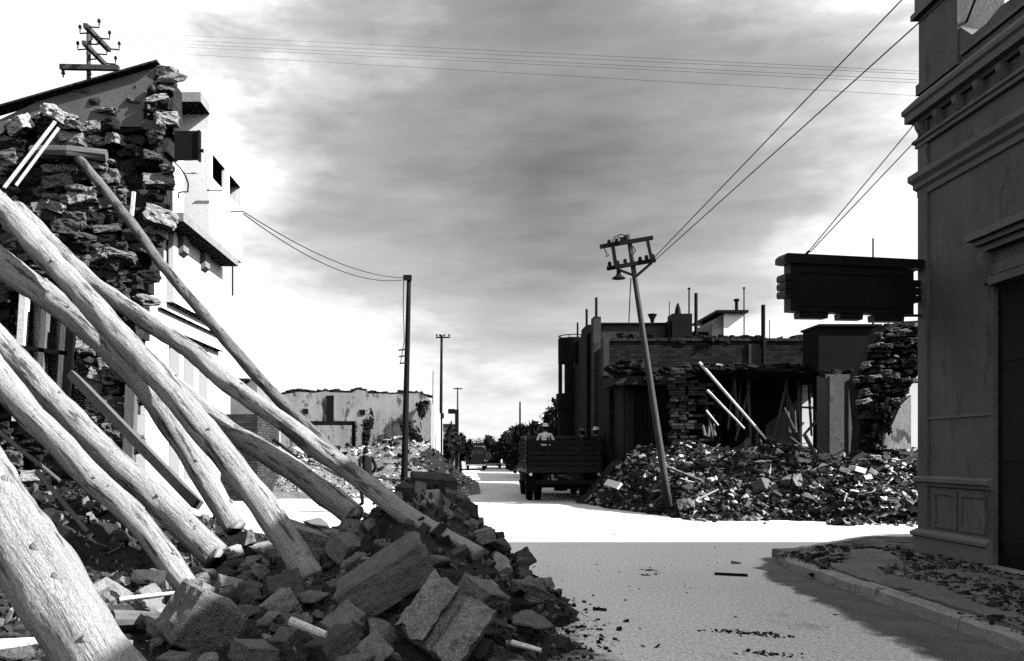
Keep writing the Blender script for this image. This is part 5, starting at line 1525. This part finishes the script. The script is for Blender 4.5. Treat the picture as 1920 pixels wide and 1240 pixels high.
def bus():
    Y = 72.0
    x0, x1 = P(873, 0, Y).x, P(913, 0, Y).x
    t = thing('bus', 'rounded old bus seen from behind far down the street', 'bus', ((x0 + x1) / 2, Y + 3, 0))
    prof = []
    zb, zt = .42, 2.05
    cx = (x0 + x1) / 2; hw = (x1 - x0) / 2
    for (u, z) in ((-1, zb), (1, zb), (1.02, 1.2), (.97, 1.75), (.85, zt - .05), (.5, zt + .04), (-.5, zt + .04), (-.85, zt - .05), (-.97, 1.75), (-1.02, 1.2)):
        prof.append((cx + u * hw, z))
    m = MB(); n = len(prof); vs_ = []
    for (y, s_) in ((Y, .9), (Y + .1, .97), (Y + .35, 1.0), (Y + 6, 1.0), (Y + 6.4, .9)):
        vs_ += [(cx + (a - cx) * s_, y, 1.2 + (b_ - 1.2) * s_) for a, b_ in prof]
    fs = [(k * n + q, k * n + (q + 1) % n, (k + 1) * n + (q + 1) % n, (k + 1) * n + q) for k in range(4) for q in range(n)] + [tuple(range(n)), tuple(4 * n + q for q in reversed(range(n)))]
    m.add(vs_, fs); m.build('body', M_truck, t, recalc=True)
    for s_ in (-1, 1):
        part('rear_window', M_glass, t, lambda q: q.box(cx + s_ * .32 - .27, cx + s_ * .32 + .27, Y - .012, Y - .002, 1.35, 1.72))
        part('tail_lamp', M_chrome, t, lambda q: q.tube([(cx + s_ * hw * .8, Y - .05, .85), (cx + s_ * hw * .8, Y + .05, .85)], .06, 8))
        wheel(t, Vector((cx + s_ * (hw - .2), Y + 1.2, .38)), .38, .2); wheel(t, Vector((cx + s_ * (hw - .2), Y + 5, .38)), .38, .2)
    part('rear_door', M_truck, t, lambda q: q.box(cx - .5, cx + .5, Y - .02, Y - .003, .6, 1.3))
    part('bumper', M_chrome, t, lambda q: q.box(x0 + .05, x1 - .05, Y - .1, Y - .04, .4, .52))
    part('roof_edge', M_chrome, t, lambda q: q.box(x0 + .12, x1 - .12, Y + .02, Y + .08, zt - .08, zt - .02))
    part('roof_rack', M_iron, t, lambda q: q.box(cx - hw * .6, cx + hw * .7, Y + .6, Y + 3, zt + .1, zt + .28))
bus()
def car():
    Y = 80.0
    cx = P(925, 0, Y).x; hw = .72
    t = thing('parked_car', 'small dark car just right of the bus far down the street', 'car', (cx, Y + 2, 0))
    pr = [(Y, .35), (Y + 3.8, .35), (Y + 3.8, .85), (Y + 2.6, .95), (Y + 2.2, 1.45), (Y + 1.9, 1.55), (Y + .7, 1.55), (Y + .2, 1.1), (Y, .8)]
    m = MB(); m.prism(pr, (cx - hw, 0, 0), (0, 1, 0), (0, 0, 1), (1, 0, 0), 2 * hw); b = m.build('body', M_truck, t, recalc=True)
    part('rear_window', M_glass, t, lambda q: q.prism([(Y + .26, 1.16), (Y + .66, 1.5), (Y + .64, 1.52), (Y + .24, 1.18)], (cx - .4, 0, 0), (0, 1, 0), (0, 0, 1), (1, 0, 0), .8))
    part('bumper', M_chrome, t, lambda q: q.box(cx - hw, cx + hw, Y - .08, Y - .02, .4, .5))
    for s_ in (-1, 1):
        part('tail_lamp', M_chrome, t, lambda q: q.tube([(cx + s_ * .55, Y - .04, .75), (cx + s_ * .55, Y + .03, .75)], .06, 8))
        wheel(t, Vector((cx + s_ * (hw - .06), Y + .7, .33)), .33, .16); wheel(t, Vector((cx + s_ * (hw - .06), Y + 3, .33)), .33, .16)
car()

# ------------------------------------------------------------------ people
def skinned(name, chains, mats, parent, pick):
    """chains: lists of (point, radius) sharing joints; grown with a Skin modifier, baked to one mesh"""
    verts, rad, edges, idx = [], [], [], {}
    for ch in chains:
        prev = None
        for p, r in ch:
            k = tuple(round(c, 4) for c in p)
            if k not in idx:
                idx[k] = len(verts); verts.append(Vector(p)); rad.append(r)
            if prev is not None and prev != idx[k]: edges.append((prev, idx[k]))
            prev = idx[k]
    me = bpy.data.meshes.new(name); me.from_pydata(verts, edges, [])
    ob = bpy.data.objects.new(name, me); COL.objects.link(ob)
    sk = ob.modifiers.new('skin', 'SKIN')
    for i, d in enumerate(me.skin_vertices[0].data):
        d.radius = (rad[i], rad[i]) if isinstance(rad[i], (int, float)) else rad[i]
        d.use_root = (i == 0)
    sb_ = ob.modifiers.new('sub', 'SUBSURF'); sb_.levels = 2; sb_.render_levels = 2
    dg = bpy.context.evaluated_depsgraph_get(); dg.update()
    res = bpy.data.meshes.new_from_object(ob.evaluated_get(dg))
    bpy.data.objects.remove(ob)
    for m in mats: res.materials.append(m)
    base = wloc(parent)
    for p in res.polygons:
        p.material_index = pick(p.center); p.use_smooth = True
    for v in res.vertices: v.co -= base
    o = bpy.data.objects.new(name, res); COL.objects.link(o); o.parent = parent
    return o

def person(label, base, face, height, pose, mats, hat=None, hatm=None):
    """base: ground point between the feet; face: heading in radians (0 = away from the camera)"""
    t = thing('person', label, 'person', base)
    s = height / 1.72
    rot = Matrix.Rotation(face, 3, 'Z')
    def w(x, y, z): return Vector(base) + rot @ Vector((x * s, y * s, z * s))
    lean = pose.get('lean', 0)
    pel = (0, 0, .93); sp1 = (0, lean * .4, 1.10); ch = (0, lean, 1.30); nk = (0, lean * 1.25, 1.46); hd = (0, lean * 1.5 + .01, 1.56); tp = (0, lean * 1.6 + .01, 1.66)
    chains = [[(w(*pel), (.15 * s, .11 * s)), (w(*sp1), (.14 * s, .10 * s)), (w(*ch), (.165 * s, .115 * s)), (w(*nk), .058 * s), (w(*hd), (.080 * s, .095 * s)), (w(*tp), (.072 * s, .085 * s))]]
    # nose
    chains.append([(w(*hd), (.080 * s, .095 * s)), (w(hd[0], hd[1] + .115, hd[2] - .005), .016 * s)])
    hands = []
    for sd, arm in ((-1, pose['la']), (1, pose['ra'])):
        sh = (sd * .185, lean, 1.385)
        el, wr = arm
        chains.append([(w(*ch), (.165 * s, .115 * s)), (w(*sh), .062 * s), (w(*el), .048 * s), (w(*wr), .036 * s)])
        d = (Vector(wr) - Vector(el)).normalized()
        palm = Vector(wr) + d * .07
        chains[-1].append((w(*palm), (.040 * s, .022 * s)))
        side = d.cross(Vector((0, 1, 0.2))).normalized() if abs(d.y) < .9 else Vector((1, 0, 0))
        for k, ln in enumerate((.07, .085, .08, .062)):
            b0 = palm + side * (k - 1.5) * .019 + d * .012
            chains.append([(w(*palm), (.040 * s, .022 * s)), (w(*b0), .010 * s), (w(*(b0 + d * ln * .5 + Vector((0, .01, 0)))), .009 * s), (w(*(b0 + d * ln + Vector((0, .025, 0)))), .008 * s)])
        th = palm - d * .03 + side * sd * -.03
        chains.append([(w(*palm), (.040 * s, .022 * s)), (w(*th), .011 * s), (w(*(th + d * .05 + side * sd * -.02)), .009 * s)])
        hands.append(w(*palm))
    if pose.get('legs', True):
        for sd, leg in ((-1, pose['ll']), (1, pose['rl'])):
            hp = (sd * .095, 0, .90); kn, an = leg
            toe = (an[0] + sd * .03, an[1] + .17, an[2] - .045)
            chains.append([(w(*pel), (.15 * s, .11 * s)), (w(*hp), .095 * s), (w(*kn), .066 * s), (w(*an), .05 * s), (w(*toe), .036 * s)])
    headc = w(*hd)
    def pick(c):
        if (c - headc).length < .14 * s and c.z > w(*nk).z - .01: return 1
        if any((c - h).length < .13 * s for h in hands): return 1
        if pose.get('legs', True) and c.z < base[2] + .09 * s: return 3
        if c.z < w(0, 0, .92).z: return 2
        return 0
    skinned('body', chains, mats, t, pick)
    # hair cap and ears
    hb = MB()
    n, kk = 14, 7
    vs_ = []
    for j in range(kk + 1):
        ph_ = math.pi * .5 * j / kk
        for i in range(n):
            a = 2 * math.pi * i / n
            front = max(0, math.sin(a))
            low = -.035 * (1 - front) - 0.0
            vs_.append(w(hd[0] + math.cos(a) * .093 * math.cos(ph_), hd[1] - .008 + math.sin(a) * .106 * math.cos(ph_), hd[2] + .03 + low * math.cos(ph_) * 2 + .105 * math.sin(ph_)))
    hb.add(vs_, [(j * n + i, j * n + (i + 1) % n, (j + 1) * n + (i + 1) % n, (j + 1) * n + i) for j in range(kk) for i in range(n)])
    hb.build('hair', M_hair, t, smooth=True)
    for sd in (-1, 1):
        MB().tube([w(hd[0] + sd * .083, hd[1] - .01, hd[2] - .03), w(hd[0] + sd * .1, hd[1] - .018, hd[2] + .0), w(hd[0] + sd * .088, hd[1] - .01, hd[2] + .03)], [.012 * s, .018 * s, .012 * s], 7).build('ear', mats[1], t, smooth=True)
        MB().tube([w(hd[0] + sd * .033, hd[1] + .082, hd[2] + .02), w(hd[0] + sd * .033, hd[1] + .092, hd[2] + .02)], [.014 * s, .008 * s], 8).build('eye', M_black, t)
    MB().tube([w(hd[0] - .028, hd[1] + .086, hd[2] - .05), w(hd[0], hd[1] + .094, hd[2] - .048), w(hd[0] + .028, hd[1] + .086, hd[2] - .05)], .006 * s, 6).build('mouth', M_core, t)
    if hat:
        c = Vector((hd[0], hd[1], hd[2] + .075))
        prof = [(.16, .0), (.165, .012), (.105, .02), (.10, .07), (.085, .115), (.03, .12)]
        hm = MB(); n = 20; vs_ = []
        for r_, z_ in prof:
            for i in range(n):
                a = 2 * math.pi * i / n
                vs_.append(w(c.x + math.cos(a) * r_, c.y + math.sin(a) * r_ * 1.08, c.z + z_ + (abs(math.cos(a)) * .02 if r_ > .15 else 0)))
        hm.add(vs_, [(j * n + i, j * n + (i + 1) % n, (j + 1) * n + (i + 1) % n, (j + 1) * n + i) for j in range(len(prof) - 1) for i in range(n)] + [tuple((len(prof) - 1) * n + i for i in range(n)), tuple(reversed(range(n)))])
        hm.build('hat', hatm or M_shirt, t, smooth=True)
    return t
PY = 24.0
person('person in a dark suit walking past the heap, seen from behind the long log', (P(689, 0, PY).x, PY, .012), R(35), 1.72,
       dict(lean=.07, la=((-.27, -.05, 1.12), (-.25, .10, .88)), ra=((.27, .0, 1.11), (.24, .18, .92)), ll=((-.11, .16, .50), (-.10, .10, .09)), rl=((.11, -.02, .49), (.10, -.26, .12))),
       [M_suit, M_skin, M_suit, M_black])
stand = dict(lean=.02, la=((-.28, .02, 1.12), (-.22, .2, 1.0)), ra=((.28, .02, 1.12), (.22, .22, 1.02)), ll=((-.1, .02, .5), (-.1, 0, .09)), rl=((.1, .02, .5), (.1, 0, .09)))
crouch = dict(lean=.12, la=((-.28, .1, 1.12), (-.2, .3, 1.05)), ra=((.28, .1, 1.12), (.2, .32, 1.08)), ll=((-.12, .42, .80), (-.12, .2, .36)), rl=((.12, .42, .80), (.12, .2, .36)))
def in_truck(px, Y, z, h, face, pose, mats, label, hatm):
    person(label, (P(px, 0, Y).x, Y, z), face, h, pose, mats, hat=True, hatm=hatm)
sit = dict(lean=.05, la=((-.28, .05, 1.14), (-.2, .25, 1.05)), ra=((.28, .05, 1.14), (.2, .25, 1.05)), ll=((-.1, .40, .90), (-.1, .42, .50)), rl=((.1, .40, .90), (.1, .42, .50)))
in_truck(1023, TY_ + 1.2, TFL - .26, 1.7, R(0), sit, [M_shirt, M_skin, M_suit, M_black], 'person in white shirt and pale hat sitting at the left of the truck bed', M_shirt)
in_truck(1094, TY_ + 1.6, TFL - .36, 1.66, R(20), sit, [M_suit, M_skin, M_suit, M_black], 'person in dark clothes and pale hat sitting in the middle of the truck bed', M_rubble_i)
in_truck(1116, TY_ + 1.5, TFL - .33, 1.66, R(-30), sit, [M_suit, M_skin, M_suit, M_black], 'person in dark clothes and pale hat sitting at the right of the truck bed', M_shirt)
for (px, Y_, lab) in ((1023, TY_ + 1.15, 'crate under the left person in the truck bed'), (1105, TY_ + 1.5, 'wide crate under the two hatted people in the truck bed')):
    w_ = .5 if px < 1050 else 1.1
    c = P(px, 0, Y_)
    t = thing('wooden_crate', lab, 'crate', (c.x, Y_, TFL + .002))
    for k in range(3):
        z = TFL + .002 + k * .125
        part('crate_slat', M_slat, t, lambda q: (q.box(c.x - w_ / 2, c.x + w_ / 2, Y_ - .2, Y_ - .18, z, z + .11)))
        part('crate_slat', M_slat, t, lambda q: (q.box(c.x - w_ / 2, c.x + w_ / 2, Y_ + .18, Y_ + .2, z, z + .11)))
    part('crate_top', M_slat, t, lambda q: q.box(c.x - w_ / 2, c.x + w_ / 2, Y_ - .21, Y_ + .21, TFL + .378, TFL + .40))

# ------------------------------------------------------------------ small things on road and sidewalk
def walk_z(x, y):
    h = .09 * gauss(x, y, 5.4, 11.6, .7, 1.0) + .06 * gauss(x, y, 5.6, 9.6, .5, 1.4) + .05 * gauss(x, y, 5.2, 7.6, .5, 1.0)
    return .112 + h - .012 + .03 * noise.noise(Vector((x * 4, y * 4, 0)))
tag(heightmesh('sidewalk_dirt', M_gutter, 4.5, 6.38, 4.5, 12.6, 40, 120, lambda x, y: walk_z(x, y) if (x > 4.5) else -1), 'drifts of dark dirt over the sidewalk', 'dirt', kind='stuff')
rr = random.Random(61)
pl_ = []
for _ in range(5200):
    x = rr.uniform(4.35, 6.45); y = rr.uniform(4.5, 13.0)
    if y > 12 and x < 4.3 + (y - 11.5) * 1.0: continue
    if noise.noise(Vector((x * 1.2, y * .8, 5))) < -.1: continue
    pl_.append(((x, y, max(.125, walk_z(x, y) + .005)), rr.choice([.012, .016, .02, .025, .035, .05]), .5, .2 + rr.random() * .62))
tag(scatter('sidewalk_litter', M_rubble, pl_, 62), 'crumbs of mortar and splinters littering the sidewalk', 'litter', kind='stuff')
pl_ = []
for _ in range(130):
    x = rr.uniform(.9, 4.1); y = rr.uniform(5.0, 24)
    pl_.append(((x, y, .008), rr.choice([.008, .01, .014, .02]), .5, rr.random() * .5))
for _ in range(500):
    x = .55 + abs(rr.gauss(0, .35)); y = rr.uniform(5.0, 9.2)
    pl_.append(((x, y, .012), rr.choice([.01, .014, .02, .028]), .5, rr.random() * .6))
tag(scatter('road_grit', M_rubble, pl_, 63), 'pebbles and grit scattered on the road', 'grit', kind='stuff')
pl_ = []
for (px, py, n_, L_) in ((1410, 1190, 150, .32), (1215, 1070, 40, .12), (1212, 1079, 25, .1), (1440, 1228, 60, .2)):
    Yc = EYE * F / (py - 848); c = P(px, py, Yc)
    for _ in range(n_):
        u = rr.gauss(0, L_ * .5)
        pl_.append(((c.x + u, c.y - u * .35 + rr.gauss(0, .05), .008), rr.choice([.008, .012, .018]), .4, rr.random() * .3))
tag(scatter('straw_litter', M_rubble, pl_, 64), 'little dark drifts of straw and dirt on the road', 'litter', kind='stuff')
plank('wood_scrap', 'dark broken board lying flat on the road before the sidewalk corner', P(1340, 1078, 10.75) , P(1402, 1081, 10.6), .06, .05, M_iron, 'wood scrap')
plank('wood_scrap', 'small dark splinter on the road near the foot of the heap', P(1112, 1142, 8.35), P(1137, 1145, 8.3), .04, .03, M_iron, 'wood scrap')
big(FRAG[0], 1380, 1056, 11.85, (.07, .06, .06), (.1, .2, .5), 'single grey stone lying on the road before the sidewalk corner', 'stone', 'stone', M_grey)
big(FRAG[4], 1522, 1078, 10.4, (.09, .08, .08), (.1, .2, .5), 'dark lump of mortar against the kerb', 'mortar lump', 'mortar_lump', M_core)
